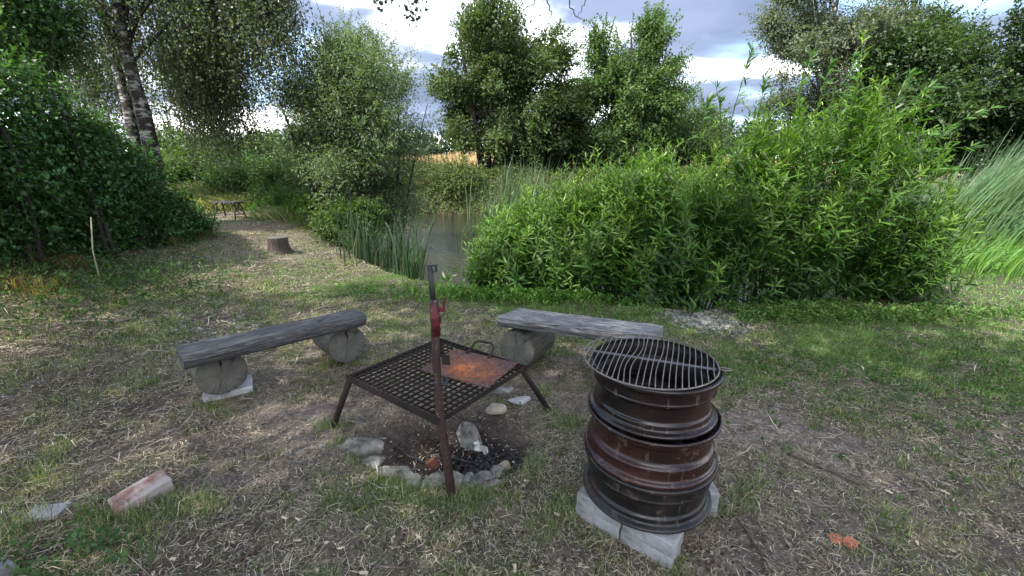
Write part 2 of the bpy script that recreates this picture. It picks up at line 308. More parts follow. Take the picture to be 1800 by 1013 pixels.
def tube_arr(P, R, n=8, caps=True):
    P = np.asarray(P, float); R = np.broadcast_to(np.asarray(R, float), (len(P),)); T, A, B = frames(P)
    th = np.arange(n)*2*np.pi/n
    V = (P[:, None]+R[:, None, None]*(A[:, None]*np.cos(th)[None, :, None]+B[:, None]*np.sin(th)[None, :, None])).reshape(-1, 3)
    i = np.arange(len(P)-1)[:, None]*n; j = np.arange(n)[None]; k = (j+1) % n
    Fq = np.stack([i+j, i+k, i+n+k, i+n+j], -1).reshape(-1, 4); Ft = np.zeros((0, 3), int)
    if caps:
        m = len(V); V = np.vstack([V, P[0], P[-1]]); jj = np.arange(n); kk = (jj+1) % n; b0 = (len(P)-1)*n
        Ft = np.vstack([np.stack([kk, jj, np.full(n, m)], -1), np.stack([b0+jj, b0+kk, np.full(n, m+1)], -1)])
    return V, Fq, Ft
def tube(name, P, R, mat, parent=None, n=8, smooth=True, loc=None):
    V, q, t = tube_arr(P, R, n); return npmesh(name, V, [q, t], mat, parent=parent, smooth=smooth, loc=loc)
def multi_tube(name, items, mat, parent=None, n=5):
    Vs, Q, T = [], [], []; o = 0
    for P, R in items:
        V, q, t = tube_arr(P, R, n, False); Vs.append(V); Q.append(q+o); o += len(V)
    return npmesh(name, np.vstack(Vs), [np.vstack(Q)], mat, parent=parent, smooth=True)
def unit(v_): return v_/(np.linalg.norm(v_, axis=-1, keepdims=True)+1e-12)
def leaf_arr(P, D, N, L, W, C, fold=.25, long=False, droop=.0):
    """leaf blades: P base, D direction, N normal; returns V,F,C"""
    n = len(P); S = unit(np.cross(D, N)); N = unit(np.cross(S, D)); L = np.broadcast_to(L, (n,))[:, None]; W = np.broadcast_to(W, (n,))[:, None]
    i = np.arange(n)[:, None]
    if not long:
        m = P+D*L*.45+N*L*.06
        V = np.stack([P, m+S*W*.5+N*W*fold, P+D*L, m-S*W*.5+N*W*fold], 1); F = [i*4+np.array([[0, 1, 2]]), i*4+np.array([[0, 2, 3]])]; k = 4
        F = [i*4+np.array([[0, 1, 2, 3]])]
    else:
        z = np.array([0, 0, -1.])
        m1 = P+D*L*.28+N*L*.03; m2 = P+D*L*.66+z*L*droop*.4; tp = P+D*L+z*L*droop
        V = np.stack([P, m1+S*W*.45, m1-S*W*.45, m2+S*W*.5, m2-S*W*.5, tp], 1); k = 6
        F = [i*6+np.array([[0, 1, 2]]), i*6+np.array([[1, 3, 4, 2]]), i*6+np.array([[3, 5, 4]])]
    return V.reshape(-1, 3), F, np.repeat(C, k, 0)
def colors(n, base, var=.25, hue=.12):
    c = np.array(base)[None]*(1+var*(rng.random((n, 1))*2-1)); c = c*(1+hue*(rng.random((n, 3))*2-1)*np.array([1, .4, .6])); return np.clip(c, .004, 1)
def rdir(n): return unit(rng.normal(size=(n, 3)))
# ------------------------------------------------------------------ GROUND
nr, ns = 210, 260
rr = np.concatenate([[0], np.geomspace(.35, 900, nr)]); th = np.linspace(0, 2*np.pi, ns, endpoint=False)
# more spokes ahead of the camera: warp the angle
tw = th + .62*np.sin(th)*-1.0
R_, T_ = np.meshgrid(rr, tw, indexing='ij'); X = R_*np.sin(T_); Y = R_*np.cos(T_)
Z = height(X, Y); V = np.stack([X, Y, Z], -1).reshape(-1, 3)
i = np.arange(nr)[:, None]*ns; j = np.arange(ns)[None]; k = (j+1) % ns
Fq = np.stack([i+j, i+ns+j, i+ns+k, i+k], -1).reshape(-1, 4)
g, t, s, fld = fields(X.ravel(), Y.ravel())
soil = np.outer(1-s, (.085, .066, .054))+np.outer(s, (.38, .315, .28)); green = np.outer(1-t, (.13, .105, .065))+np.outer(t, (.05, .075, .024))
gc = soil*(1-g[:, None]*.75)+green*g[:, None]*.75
r = np.hypot((X.ravel()-PIT[0])/.42, (Y.ravel()-PIT[1])/.34); burn = np.exp(-(r/1.02)**4)[:, None]
gc = gc*(1-burn)+burn*np.array([.05, .038, .033])
rc = np.hypot((X.ravel()+.16)/.2, (Y.ravel()-1.98)/.15); bb = np.exp(-rc**4)[:, None]*.85; gc = gc*(1-bb)+bb*np.array([.014, .014, .015])
gc = gc*(1-fld[:, None])+fld[:, None]*np.array([.42, .3, .15])
sdv = pond_sd(X.ravel(), Y.ravel()); mud = sstep(.1, -.3, sdv)[:, None]; gc = gc*(1-mud)+mud*np.array([.035, .03, .02])
hp = np.exp(-((X.ravel()+9.3)/1.4)**2-((Y.ravel()-12.7)/.8)**2)[:, None]; gc = gc*(1-hp)+hp*np.array([.1, .07, .055])
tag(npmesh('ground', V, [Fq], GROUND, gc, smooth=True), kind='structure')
# water
bm = bmesh.new(); bmesh.ops.create_grid(bm, x_segments=2, y_segments=2, size=.5, matrix=Matrix.Translation((8, 12.2, WATER_Z)) @ Matrix.Diagonal((32, 18.5, 1, 1)))
tag(bmobj('pond', bm, WATER), kind='structure')

# ------------------------------------------------------------------ GRASS and litter
def polar(n, r0, r1, pw, a0=-62, a1=62):
    """points ahead of the camera with density falling as r**-pw"""
    u_ = rng.random(n); e = 2-pw
    r_ = (r0**e+u_*(r1**e-r0**e))**(1/e) if abs(e) > 1e-3 else r0*(r1/r0)**u_
    a_ = np.radians(a0+(a1-a0)*rng.random(n)); return r_*np.sin(a_), r_*np.cos(a_)
def keep_ground(x, y, margin=.02):
    return (pond_sd(x, y) > margin)
def in_pit(x, y): return np.hypot((x-PIT[0])/.42, (y-PIT[1])/.36) < .98
BLK = [(.5, 1.5, .3)]
def grass_layer(n, r0, r1, pw, hmin, hmax, wid, seg=True, power=1.5, tall=1.0):
    x, y = polar(n, r0, r1, pw)
    g, t, s, fld = fields(x, y); clump = fbm(x*7, y*7, 3)
    p = np.clip(g**power*(.35+1.6*np.clip(clump-.25, 0, 1)), 0, 1)*tall
    kk = (rng.random(n) < p) & keep_ground(x, y, -.12) & ((np.hypot(x-1.83, y-3.97) > .3) | (rng.random(n) < .15)) & ~in_pit(x, y) & (fld < .5)
    x, y, g, t = x[kk], y[kk], g[kk], t[kk]; n = len(x); clump = clump[kk]
    z = height(x, y)-.004; P = np.stack([x, y, z], -1); rad = np.hypot(x, y)
    h = (hmin+(hmax-hmin)*rng.random(n)**2)*(.5+.9*clump)*(.6+.6*g)
    a = rng.random(n)*2*np.pi; lean = np.stack([np.cos(a), np.sin(a), 0*a], -1)*(.25+.9*rng.random(n)[:, None]**1.3)
    up = np.array([0, 0, 1.])
    b = rng.random(n)*2*np.pi; S = np.stack([np.cos(b), np.sin(b), 0*b], -1)
    wd = (wid*(.6+.8*rng.random(n))*np.clip(rad/3.0, .8, 4.5))[:, None]; H = h[:, None]
    dry = rng.random(n) > (.25+.9*t)
    c = np.where(dry[:, None], colors(n, (.48, .43, .27), .4, .1), colors(n, (.17, .26, .09), .5, .2))
    # lush tone where the turf is greener
    c = c*(1+.25*(t[:, None]-.5))
    if seg:
        m = P+(up*.6+lean*.22)*H; tp = P+(up*.9+lean*.9)*H
        V = np.stack([P-S*wd/2, P+S*wd/2, m+S*wd*.4, m-S*wd*.4, tp], 1).reshape(-1, 3); i = np.arange(n)[:, None]*5
        return V, [i+np.array([[0, 1, 2, 3]]), i+np.array([[3, 2, 4]])], np.repeat(c, 5, 0)
    tp = P+(up*.85+lean*.6)*H; V = np.stack([P-S*wd/2, P+S*wd/2, tp], 1).reshape(-1, 3); i = np.arange(n)[:, None]*3
    return V, [i+np.array([[0, 1, 2]])], np.repeat(c, 3, 0)
V, F, C = grass_layer(900000, .85, 6, 1.2, .010, .045, .0034, False, 1.15)
tag(npmesh('near_grass', V, F, GRASS, C), 'short patchy green and straw coloured grass round the fire place', 'grass', kind='stuff')
V, F, C = grass_layer(420000, 4.0, 30, 1.35, .02, .075, .004, False, 1.0)
tag(npmesh('grass', V, F, GRASS, C), 'mown grass of the clearing running back along the pond', 'grass', kind='stuff')
def flat_litter(n, r0, r1, pw, lo, hi, wid, cols, dens=None, lift=.012, a0=-62, a1=62):
    x, y = polar(n, r0, r1, pw, a0, a1); g, t, s, fld = fields(x, y)
    p = np.clip(.25+.9*(fbm(x*5+20, y*5, 3)-.2), 0, 1)*np.clip(.5+1.6*(1-t)*np.minimum(1, g*2.2), 0, 1)*(1-.72*g*t)
    if dens is not None: p = p*dens(x, y)
    kk = (rng.random(n) < p) & keep_ground(x, y, .05) & (fld < .5) & ~(in_pit(x, y) & (rng.random(n) < .8)); x, y = x[kk], y[kk]; n = len(x)
    a = rng.random(n)*2*np.pi; L = lo+(hi-lo)*rng.random(n)**2.2; D = np.stack([np.cos(a), np.sin(a), .25*(rng.random(n)-.5)], -1); rad = np.hypot(x, y)
    S = np.stack([-np.sin(a), np.cos(a), 0*a], -1); z = height(x, y)+.002+lift*rng.random(n)
    P = np.stack([x, y, z], -1); wd = (wid*(.5+rng.random(n))*np.clip(rad/2.6, .8, 4))[:, None]/2; Lc = L[:, None]
    bend = S*(rng.normal(size=(n, 1))*.18)*Lc
    bend[:, 2] += .08*L*rng.random(n)
    A = P-D*Lc/2; B = P+D*Lc/2; M = P+bend
    base = np.array(cols)[rng.integers(0, len(cols), n)]; c = base*(1+.3*(rng.random((n, 1))*2-1))
    V = np.stack([A, M+S*wd, B, M-S*wd], 1).reshape(-1, 3); i = np.arange(n)[:, None]*4
    return V, [i+np.array([[0, 1, 2, 3]])], np.repeat(c, 4, 0)
SC = [(.5, .44, .31), (.62, .56, .43), (.42, .36, .26), (.2, .16, .12), (.4, .37, .29), (.07, .055, .045), (.26, .2, .15), (.05, .04, .035)]
V, F, C = flat_litter(600000, .85, 10, 1.25, .012, .075, .0032, SC)
tag(npmesh('straw_litter', V, F, STRAW, C), 'dry straw and clippings lying loose over the bare soil', 'straw', kind='stuff')
V, F, C = flat_litter(60000, .9, 8, 1.2, .05, .26, .0034, SC, lambda x, y: sstep(-.8, -2.4, x)+.12, .04)
tag(npmesh('hay', V, F, STRAW, C), 'long dry hay stalks strewn below the hedge at the left', 'hay', kind='stuff')
# dead leaves and bark crumbs
n = 9000; x, y = polar(n, .9, 7, 1.2); kk = keep_ground(x, y, .05); x, y = x[kk], y[kk]; n = len(x)
a = rng.random(n)*2*np.pi; D = np.stack([np.cos(a), np.sin(a), .5*(rng.random(n)-.4)], -1); N = unit(np.stack([.5*rng.normal(size=n), .5*rng.normal(size=n), 1+0*a], -1))
sz = .005+.012*rng.random(n)**2; pal = np.array([(.14, .09, .07), (.25, .18, .13), (.36, .3, .23), (.07, .05, .04), (.42, .37, .3), (.1, .07, .055)])
V, F, C = leaf_arr(np.stack([x, y, height(x, y)+.006], -1), unit(D), N, sz*1.6, sz, pal[rng.integers(0, 6, n)]*(.6+.7*rng.random((n, 1))), .2)
tag(npmesh('leaf_litter', V, F, STRAW, C), 'small dead leaves and bark crumbs scattered over the clearing', 'leaf litter', kind='stuff')
def tufts(name, label, cat, pts, nb, h, wid, cols, spread=.04, lean=.55, mat=None):
    Vs, Cs, Fs, off = [], [], [], 0
    for (x0, y0, k_) in pts:
        n = int(nb*k_); x = x0+spread*k_*rng.normal(size=n); y = y0+spread*k_*rng.normal(size=n); hh = (h*k_*(.45+.8*rng.random(n)))[:, None]
        P = np.stack([x, y, height(x, y)-.004], -1); a = rng.random(n)*6.28; ln = np.stack([np.cos(a), np.sin(a), 0*a], -1)*lean*(.2+1.1*rng.random((n, 1)))+np.stack([x-x0, y-y0, 0*x], -1)*4
        b = rng.random(n)*6.28; S = np.stack([np.cos(b), np.sin(b), 0*b], -1)*wid/2*max(1, math.hypot(x0, y0)/3)
        m1 = P+np.array([0, 0, .62])*hh+ln*hh*.3; tp = P+np.array([0, 0, .82])*hh+ln*hh
        V = np.stack([P-S, P+S, m1+S*.8, m1-S*.8, tp], 1).reshape(-1, 3); i = np.arange(n)[:, None]*5; Vs.append(V); Fs.append((i+np.array([[0, 1, 2, 3]])+off, i+np.array([[3, 2, 4]])+off)); off += 5*n
        cb = np.array(cols)[rng.integers(0, len(cols), n)]; Cs.append(np.repeat(cb*(1+.35*(rng.random((n, 1))*2-1)), 5, 0))
    return tag(npmesh(name, np.vstack(Vs), [np.vstack([f[0] for f in Fs]), np.vstack([f[1] for f in Fs])], mat or GRASS, np.vstack(Cs)), label, cat, kind='stuff')
GC = [(.1, .17, .055), (.14, .22, .075), (.2, .24, .11), (.42, .38, .24)]; DC = [(.4, .32, .18), (.45, .38, .23), (.3, .22, .12), (.14, .15, .06)]
T = []
for px, py, k_ in [(640, 880, 1), (600, 870, .8), (770, 950, .9), (820, 880, .8), (1320, 860, 1.2), (1290, 880, .9), (380, 900, 1.1), (360, 870, 1), (1550, 930, 1.1), (1480, 735, .8), (1350, 820, .6), (280, 860, 1), (300, 900, 1.2), (200, 930, 1.3), (150, 900, 1.2), (230, 950, 1), (590, 760, 1.3), (575, 775, 1), (560, 650, .9), (970, 690, 1), (1000, 740, 1.1), (980, 860, 1), (1000, 930, .9), (930, 820, .9), (960, 620, .9), (240, 600, 1.2), (700, 600, .9), (410, 820, .7), (890, 880, .8), (1060, 690, .7), (60, 850, 1.4), (30, 930, 1.4), (100, 800, 1.1), (1000, 860, .7), (640, 640, .9), (1420, 900, .6)]:
    p = gp(px, py)
    for q in range(2): T.append((p[0]+.05*rng.normal(), p[1]+.04*rng.normal(), k_*(.6+.5*rng.random())))
for px, py in [(350, 712), (380, 716), (440, 690), (590, 640), (625, 636), (570, 640), (900, 642), (935, 640), (975, 620), (1010, 905), (1050, 950), (1100, 985), (1170, 1012), (1262, 905), (620, 812), (660, 828), (700, 840), (740, 850), (780, 868), (815, 862), (850, 868), (895, 815), (300, 878), (190, 905), (255, 905), (583, 752), (966, 722), (797, 892), (810, 890)]:
    p = gp(px, py)
    for q in range(3): T.append((p[0]+.035*rng.normal(), p[1]+.02*rng.normal(), .35+.5*rng.random()))
for q in range(620):
    x_, y_ = [float(v_[0]) for v_ in polar(1, 1.0, 7, 1.0)]; g_, t_, _, _ = fields(np.array([x_]), np.array([y_]))
    if rng.random() < .15+.8*g_[0] and pond_sd(x_, y_) > .1 and not in_pit(x_, y_): T.append((x_, y_, .35+.55*rng.random()))
tufts('grass_tufts', 'loose tufts of longer green and straw coloured grass round the fire place', 'grass', T, 70, .08, .0028, GC, .04, .8)
T = [(float(gp(px, py)[0]), float(gp(px, py)[1]), k_) for px, py, k_ in [(30, 500, 1), (60, 480, 1.1), (10, 470, 1), (230, 440, .9), (260, 450, .9), (330, 455, .7), (190, 470, .8), (120, 520, .6), (40, 560, .7), (300, 470, .6), (150, 440, 1), (5, 540, .9)] for _ in range(6)]
T = [(a_+.2*rng.normal(), b_+.12*rng.normal(), c_) for a_, b_, c_ in T]
tufts('dry_grass', 'dry orange brown grass clumps under the hedge at the left', 'dry grass', T, 130, .3, .003, [(.36, .22, .1), (.42, .3, .16), (.22, .15, .08), (.12, .14, .05)], .09)
T = [(x_, y_, .8+.5*rng.random()) for x_, y_ in zip(-9.6+3.6*rng.random(50), 11.6+1.4*rng.random(50)) if pond_sd(x_, y_) > .4]+[(-5.4+2.2*rng.random(), 9.4+2*rng.random(), .9) for _ in range(50)]
tufts('tall_dry_grass', 'tall pale dry grass behind the stool at the end of the path', 'dry grass', T, 80, .34, .006, [(.4, .36, .24), (.34, .33, .19), (.17, .23, .09), (.13, .2, .07)], .22)
# broad weeds among the grass
def weeds(name, n, cx, cy, rx, ry, L, W, base, label, cat, hgt=.03, per=7, up=.35):
    c0 = np.stack([cx+rx*rng.normal(size=n), cy+ry*rng.normal(size=n)], -1); c0 = c0[keep_ground(c0[:, 0], c0[:, 1], -.1) & (np.hypot(c0[:, 0]-1.83, (c0[:, 1]-3.95)*.9) > .36)]; n = len(c0)
    a = rng.random((n, per))*2*np.pi; el = up+.5*rng.random((n, per)); D = np.stack([np.cos(a)*np.cos(el), np.sin(a)*np.cos(el), np.sin(el)], -1)
    P = np.repeat(np.column_stack([c0, height(c0[:, 0], c0[:, 1])])[:, None], per, 1)+D*.01+np.array([0, 0, 1.])*hgt*rng.random((n, per, 1))
    P = P.reshape(-1, 3); D = D.reshape(-1, 3); m = len(P); N = unit(np.array([0, 0, 1.])+.3*rng.normal(size=(m, 3)))
    V, F, C = leaf_arr(P, D, N, L*(.5+.8*rng.random(m)), W*(.6+.7*rng.random(m)), colors(m, base, .35, .15))
    return tag(npmesh(name, V, F, LEAFS, C), label, cat, kind='stuff')
weeds('ground_cover', 900, 3.2, 4.02, 1.1, .13, .04, .018, (.11, .2, .055), 'low leafy weeds along the foot of the big willow bush', 'weeds', .09)
weeds('clover', 1100, 2.7, 2.9, 1.0, .5, .022, .012, (.075, .15, .04), 'small clover leaves in the turf right of the wheel barbecue', 'clover')
weeds('nettle_patch', 45, -1.62, 1.2, .16, .12, .035, .018, (.06, .12, .04), 'green leafy weeds in the bottom left corner', 'weeds', .1)
weeds('bank_weeds', 750, -4.2, 4.2, .6, .8, .045, .02, (.06, .12, .035), 'weeds and brambles under the hedge at the left', 'weeds', .22)
weeds('shore_weeds', 900, .7, 4.62, 1.0, .14, .05, .018, (.1, .21, .04), 'fresh green weeds on the edge of the pond behind the benches', 'weeds', .12)
# ------------------------------------------------------------------ trees
def limb_path(a, b, sag=.12, n=7):
    a = np.array(a, float); b = np.array(b, float); d = b-a; L = np.linalg.norm(d); t_ = np.linspace(0, 1, n)[:, None]
    w_ = rng.normal(size=3)*sag*L; w_[2] = abs(w_[2])*-.3
    return a+d*t_+w_*np.sin(np.pi*t_)*.5+np.array([0, 0, 1.])*L*.08*np.sin(np.pi*t_)
def spray_arr(cc, out_, nsp, L, m, LL, LW, color, var, up=.5):
    q = rng.integers(0, len(cc), nsp); d = unit(out_[q]*.9+rng.normal(size=(nsp, 3))*.4+np.array([0, 0, up])); ln = L*(.5+.9*rng.random(nsp))
    t_ = np.tile(np.linspace(.05, 1, m), (nsp, 1)); P = cc[q][:, None]+d[:, None]*(ln[:, None]*t_)[..., None]-np.array([0, 0, 1.])*(.25*ln[:, None]*t_**2)[..., None]
    sg = np.where(np.arange(m) % 2 == 0, 1, -1)[None, :, None]; sd_ = unit(np.cross(d, rdir(nsp)))[:, None]
    D = unit(d[:, None]*.6+sd_*sg*.9+rng.normal(size=(nsp, m, 3))*.25).reshape(-1, 3); n = nsp*m
    C = np.repeat(colors(nsp, color, var*.5, .12), m, 0)*(1.1+.2*(rng.random((n, 1))*2-1))
    V, F, C = leaf_arr(P.reshape(-1, 3), D, unit(rng.normal(size=(n, 3))*.4+np.array([0, 0, 1.])), LL*(.7+.6*rng.random(n)), LW*(.7+.5*rng.random(n)), C, .2)
    A = cc[q]; B = P[:, -1]; M = P[:, m//2]; S = sd_[:, 0]*L*.006; k = np.arange(nsp)[:, None]*6
    return V, F, C, np.stack([A-S, A+S, M+S*.7, M-S*.7, B+S*.2, B-S*.2], 1).reshape(-1, 3), [k+np.array([[0, 1, 2, 3]]), k+np.array([[3, 2, 4, 5]])]
def make_tree(name, label, cat, base, top, lobes, nleaf, leafL, leafW, color, bark=BARK, r0=.16, group=None, lean=None, nlimb=14, twigs=140, bias=.55, leafmat=LEAFS, droop=0., kind_stems=None, var=.35, clump=9, csz=.16, spray=0, sprayL=.5):
    """lobes: list (x,y,z,rx,ry,rz) world. Leaves sit in small clumps spread through each lobe."""
    base = np.array(base, float); t0 = tag(empty(name, base), label, cat, group); loc = -base
    top = np.array(top, float)
    stems = kind_stems or [(base, top, r0)]
    paths = []
    for sb, st, sr in stems:
        P = limb_path(sb, st, .05, 12); paths.append((P, sr))
        o = tube('trunk', P-base, sr*np.linspace(1, .18, 12)*(1+.25*np.exp(-np.linspace(0, 12, 12))), bark, t0, 10)
    lob = np.array(lobes, float); vol = np.prod(lob[:, 3:], axis=1)**.72; pr = vol/vol.sum()
    order = np.argsort(-vol)[:nlimb]; lims = []
    for q in order:
        P, sr = paths[rng.integers(len(paths))]; zt = lob[q, 2]; cand = np.clip(np.searchsorted(P[:, 2], zt-.22*(top[2]-base[2])), 1, 9)
        Lp = limb_path(P[cand], lob[q, :3], .1); lims.append(Lp)
        tube('limb', Lp-base, sr*.42*(1-.08*cand)*np.linspace(1, .2, 7), bark, t0, 6)
    # clumps
    nc = max(20, nleaf//clump); L_ = rng.choice(len(lob), nc, p=pr); dirs = rdir(nc); rad = rng.random(nc)**bias*(1+.22*rng.normal(size=nc)*(rng.random(nc) < .5))
    cc = lob[L_, :3]+dirs*rad[:, None]*lob[L_, 3:]
    gz = height(cc[:, 0], cc[:, 1]); cc[:, 2] = np.maximum(cc[:, 2], gz+.08)
    if twigs:
        items = []
        for q in rng.integers(0, nc, twigs):
            lp = lims[rng.integers(len(lims))] if rng.random() < .1 else lims[int(np.argmin([np.linalg.norm(l[-1]-cc[q]) for l in lims]))]
            a_ = lp[rng.integers(3, 7)]; items.append((limb_path(a_, cc[q], .1, 4)-base, np.linspace(.016, .004, 4)*(r0/.16)))
        multi_tube('twigs', items, bark, t0, 4)['kind'] = 'stuff'
    q = np.repeat(np.arange(nc), clump); n = len(q)
    P = cc[q]+rng.normal(size=(n, 3))*csz*np.array([1, 1, .8]); out_ = unit(P-lob[L_[q], :3]+1e-6)
    D = unit(out_*.5+rng.normal(size=(n, 3))*.8+np.array([0, 0, -.25-droop])); N = unit(rng.normal(size=(n, 3))*.55+np.array([0, 0, .9])+out_*.35)
    cc_c = colors(nc, color, var*.6, .12)[q]; C = cc_c*(1+var*.6*(rng.random((n, 1))*2-1))
    V, F, C = leaf_arr(P-base, D, N, leafL*(.5+.9*rng.random(n)), leafW*(.5+.9*rng.random(n)), C, .2)
    if spray:
        oc = unit(cc-np.average(lob[:, :3], axis=0)); far_ = np.argsort(-np.linalg.norm((cc-np.average(lob[:, :3], axis=0))/(lob[:, :3].std(axis=0)+.2), axis=1))[:int(nc*.55)]
        V2, F2, C2, V3, F3 = spray_arr(cc[far_], oc[far_], spray, sprayL, 14, leafL, leafW, color, var); o1 = len(V); V = np.vstack([V, V2-base, V3-base])
        F = [np.vstack([F[0], F2[0]+o1]+[f+o1+len(V2) for f in F3])]; C = np.vstack([C, C2, np.tile([.05, .045, .03], (len(V3), 1))])
    c_ = npmesh('crown', V, F, leafmat, C, t0); c_['kind'] = 'stuff'
    return t0
def lobes_in(c, R, n, rmin, rmax, seed, shape=None, squash=.85):
    g_ = np.random.default_rng(seed); L = []
    c = np.array(c, float); R = np.array(R, float)
    while len(L) < n:
        d = g_.normal(size=3); d /= np.linalg.norm(d); r_ = g_.random()**.45; p = d*r_
        if shape and not shape(p, g_): continue
        s_ = rmin+(rmax-rmin)*g_.random()*(1.15-.5*r_); q_ = c+p*R
        L.append((*q_, s_, s_, s_*squash))
    return L
def onground(px, py, Y): p = at(px, py, Y); return np.array([p[0], p[1], hz(p[0], p[1])])
def cone(p, g_): return abs(p[0]) < (.95-.55*max(0, p[2])) and g_.random() < 1
# far bank: dark broadleaf tree in the middle
def tree_px(name, label, cat, pxl, pxr, pyt, pyb, Y, pxbase, nl, lmin, lmax, seed, nleaf, LL, LW, colr, shape=None, r0=.2, stems=3, **kw):
    a = at(pxl, (pyt+pyb)/2, Y); b = at(pxr, (pyt+pyb)/2, Y); tp = at((pxl+pxr)/2, pyt, Y); bt = at((pxl+pxr)/2, pyb, Y)
    c = np.array([(a[0]+b[0])/2, Y, (tp[2]+bt[2])/2]); R = np.array([(b[0]-a[0])/2-lmin*.5, (b[0]-a[0])/2*.8, (tp[2]-bt[2])/2-lmin*.4])
    lob = lobes_in(c, R, nl, lmin, lmax, seed, shape); base = onground(pxbase, 300, Y)
    st = []
    for k_ in range(stems):
        o_ = np.array([(k_-(stems-1)/2)*.35, .2*(k_ % 2), 0]); st.append((base+o_*.6, np.array([c[0]+o_[0]*R[0]*1.2, Y+o_[1], c[2]+R[2]*(.85-.2*abs(k_-(stems-1)/2))]), r0*(1-.12*k_)))
    return make_tree(name, label, cat, base, st[0][1], lob, nleaf, LL, LW, colr, r0=r0, kind_stems=st, **kw)
TG = 'trees on the far bank of the pond'
tree_px('broadleaf_tree', 'tall dark broadleaf tree with several stems, middle of the far bank', 'tree', 762, 1005, -30, 312, 22, 862, 110, .3, .8, 3, 76000, .135, .1, (.085, .12, .05), lambda p, g_: abs(p[0]) < .95-.35*max(0, p[2]), .2, 4, group=TG, twigs=300, nlimb=26, var=.5, bias=.6, csz=.24, spray=1000, sprayL=.95)
tree_px('broadleaf_tree', 'low very dark tree leaning over between the two tall far bank trees', 'tree', 935, 1040, 150, 305, 21, 985, 26, .35, .7, 11, 16000, .16, .12, (.035, .05, .02), None, .12, 2, group=TG, nlimb=8, twigs=80)
tree_px('broadleaf_tree', 'tall pointed green broadleaf tree behind the left end of the big willow bush', 'tree', 985, 1222, 24, 300, 25, 1105, 120, .35, .85, 21, 66000, .14, .1, (.1, .16, .062), lambda p, g_: abs(p[0]-.05) < .95-.5*max(0, p[2]), .2, 3, group=TG, nlimb=20, twigs=200, bias=.65, var=.45, csz=.22, spray=900, sprayL=.95)
tree_px('grey_willow', 'round grey green willow tree on the left shore of the pond', 'tree', 488, 762, 40, 420, 10.0, 640, 100, .42, .75, 9, 110000, .066, .025, (.15, .2, .115), lambda p, g_: p[2] > -.95, .09, 6, nlimb=22, twigs=340, bias=.75, var=.4, csz=.13, leafmat=LEAFS, spray=1400, sprayL=.55)
tree_px('birch_tree', 'tall airy birch tree above the big willow bush at the right', 'tree', 1330, 1600, -150, 260, 16, 1440, 60, .4, .8, 31, 62000, .08, .056, (.15, .175, .125), None, .14, 1, bark=BIRCH, nlimb=20, twigs=300, bias=.9, droop=.8, var=.35, csz=.18, spray=1200, sprayL=.7)
tree_px('alder_tree', 'dark green tree behind the reeds at the right, nearest the birch', 'tree', 1510, 1700, 25, 345, 14, 1600, 50, .4, .8, 41, 46000, .11, .065, (.07, .115, .048), None, .15, 2, group='dark trees at the right behind the reeds', nlimb=14, twigs=160, var=.5, leafmat=LEAF, spray=700, sprayL=.7)
tree_px('alder_tree', 'darkest tree at the right edge behind the reeds', 'tree', 1660, 1950, -5, 350, 13, 1780, 60, .4, .8, 43, 58000, .105, .07, (.045, .078, .035), None, .16, 2, group='dark trees at the right behind the reeds', nlimb=16, twigs=160, var=.5, leafmat=LEAF, spray=900, sprayL=.7)
# background shrubs at the left behind the path and over the pond
for (l, r_, t_, b_, Y_, pb, cl, lab, nm, seed, nlf, LL) in [
    (405, 545, 232, 370, 26, 470, (.15, .21, .11), 'pale rounded tree far behind the stool at the end of the path', 'field_maple', 51, 30000, .15),
    (470, 640, 215, 330, 33, 560, (.17, .22, .15), 'hazy grey green willow far behind the shore willow', 'grey_willow', 52, 20000, .16),
    (270, 400, 225, 365, 17, 335, (.1, .16, .065), 'green bushy tree behind the birch trunk at the end of the path', 'hazel_bush', 53, 24000, .11),
    (350, 470, 265, 365, 18, 420, (.09, .16, .065), 'mid green bush left of the pale far tree', 'hazel_bush', 54, 18000, .11),
    (470, 565, 290, 385, 15, 520, (.035, .065, .03), 'dark green low bush behind the bright shore shrubs', 'hazel_bush', 55, 15000, .09),
    (1000, 1130, 225, 300, 24, 1060, (.06, .1, .04), 'green bush at the foot of the pointed tree on the far bank', 'hazel_bush', 58, 26000, .13),
    (1110, 1290, 215, 300, 25, 1200, (.07, .11, .045), 'broad green bush on the far bank right of the pointed tree', 'hazel_bush', 59, 30000, .13),
    (895, 1010, 235, 305, 23, 960, (.04, .065, .025), 'dark bush below the dark far bank trees', 'hazel_bush', 60, 22000, .12),
    (760, 835, 300, 345, 19.5, 800, (.12, .15, .06), 'low olive bush on the far bank above the water', 'hazel_bush', 56, 9000, .09),
    (290, 400, 265, 372, 13.6, 350, (.09, .15, .055), 'leafy bush directly behind the heap of soil beside the path', 'hazel_bush', 65, 22000, .085),
    (385, 480, 285, 378, 13.2, 430, (.085, .15, .05), 'green bush directly behind the wooden stool', 'hazel_bush', 66, 20000, .08),
    (455, 540, 300, 385, 12.6, 500, (.07, .12, .045), 'green bush behind the stump, left of the grey willow', 'hazel_bush', 67, 18000, .075),
    (1195, 1262, 190, 260, 30, 1228, (.09, .13, .07), 'pale distant tree showing above the willow bush', 'field_maple', 57, 7000, .17)]:
    tree_px(nm, lab, 'bush' if 'bush' in nm else 'tree', l, r_, t_, b_, Y_, pb, 20, .025*Y_, .05*Y_, seed, nlf, LL, LL*.65, cl, None, .08, 2, nlimb=6, twigs=30, csz=.014*Y_, spray=260, sprayL=.03*Y_)
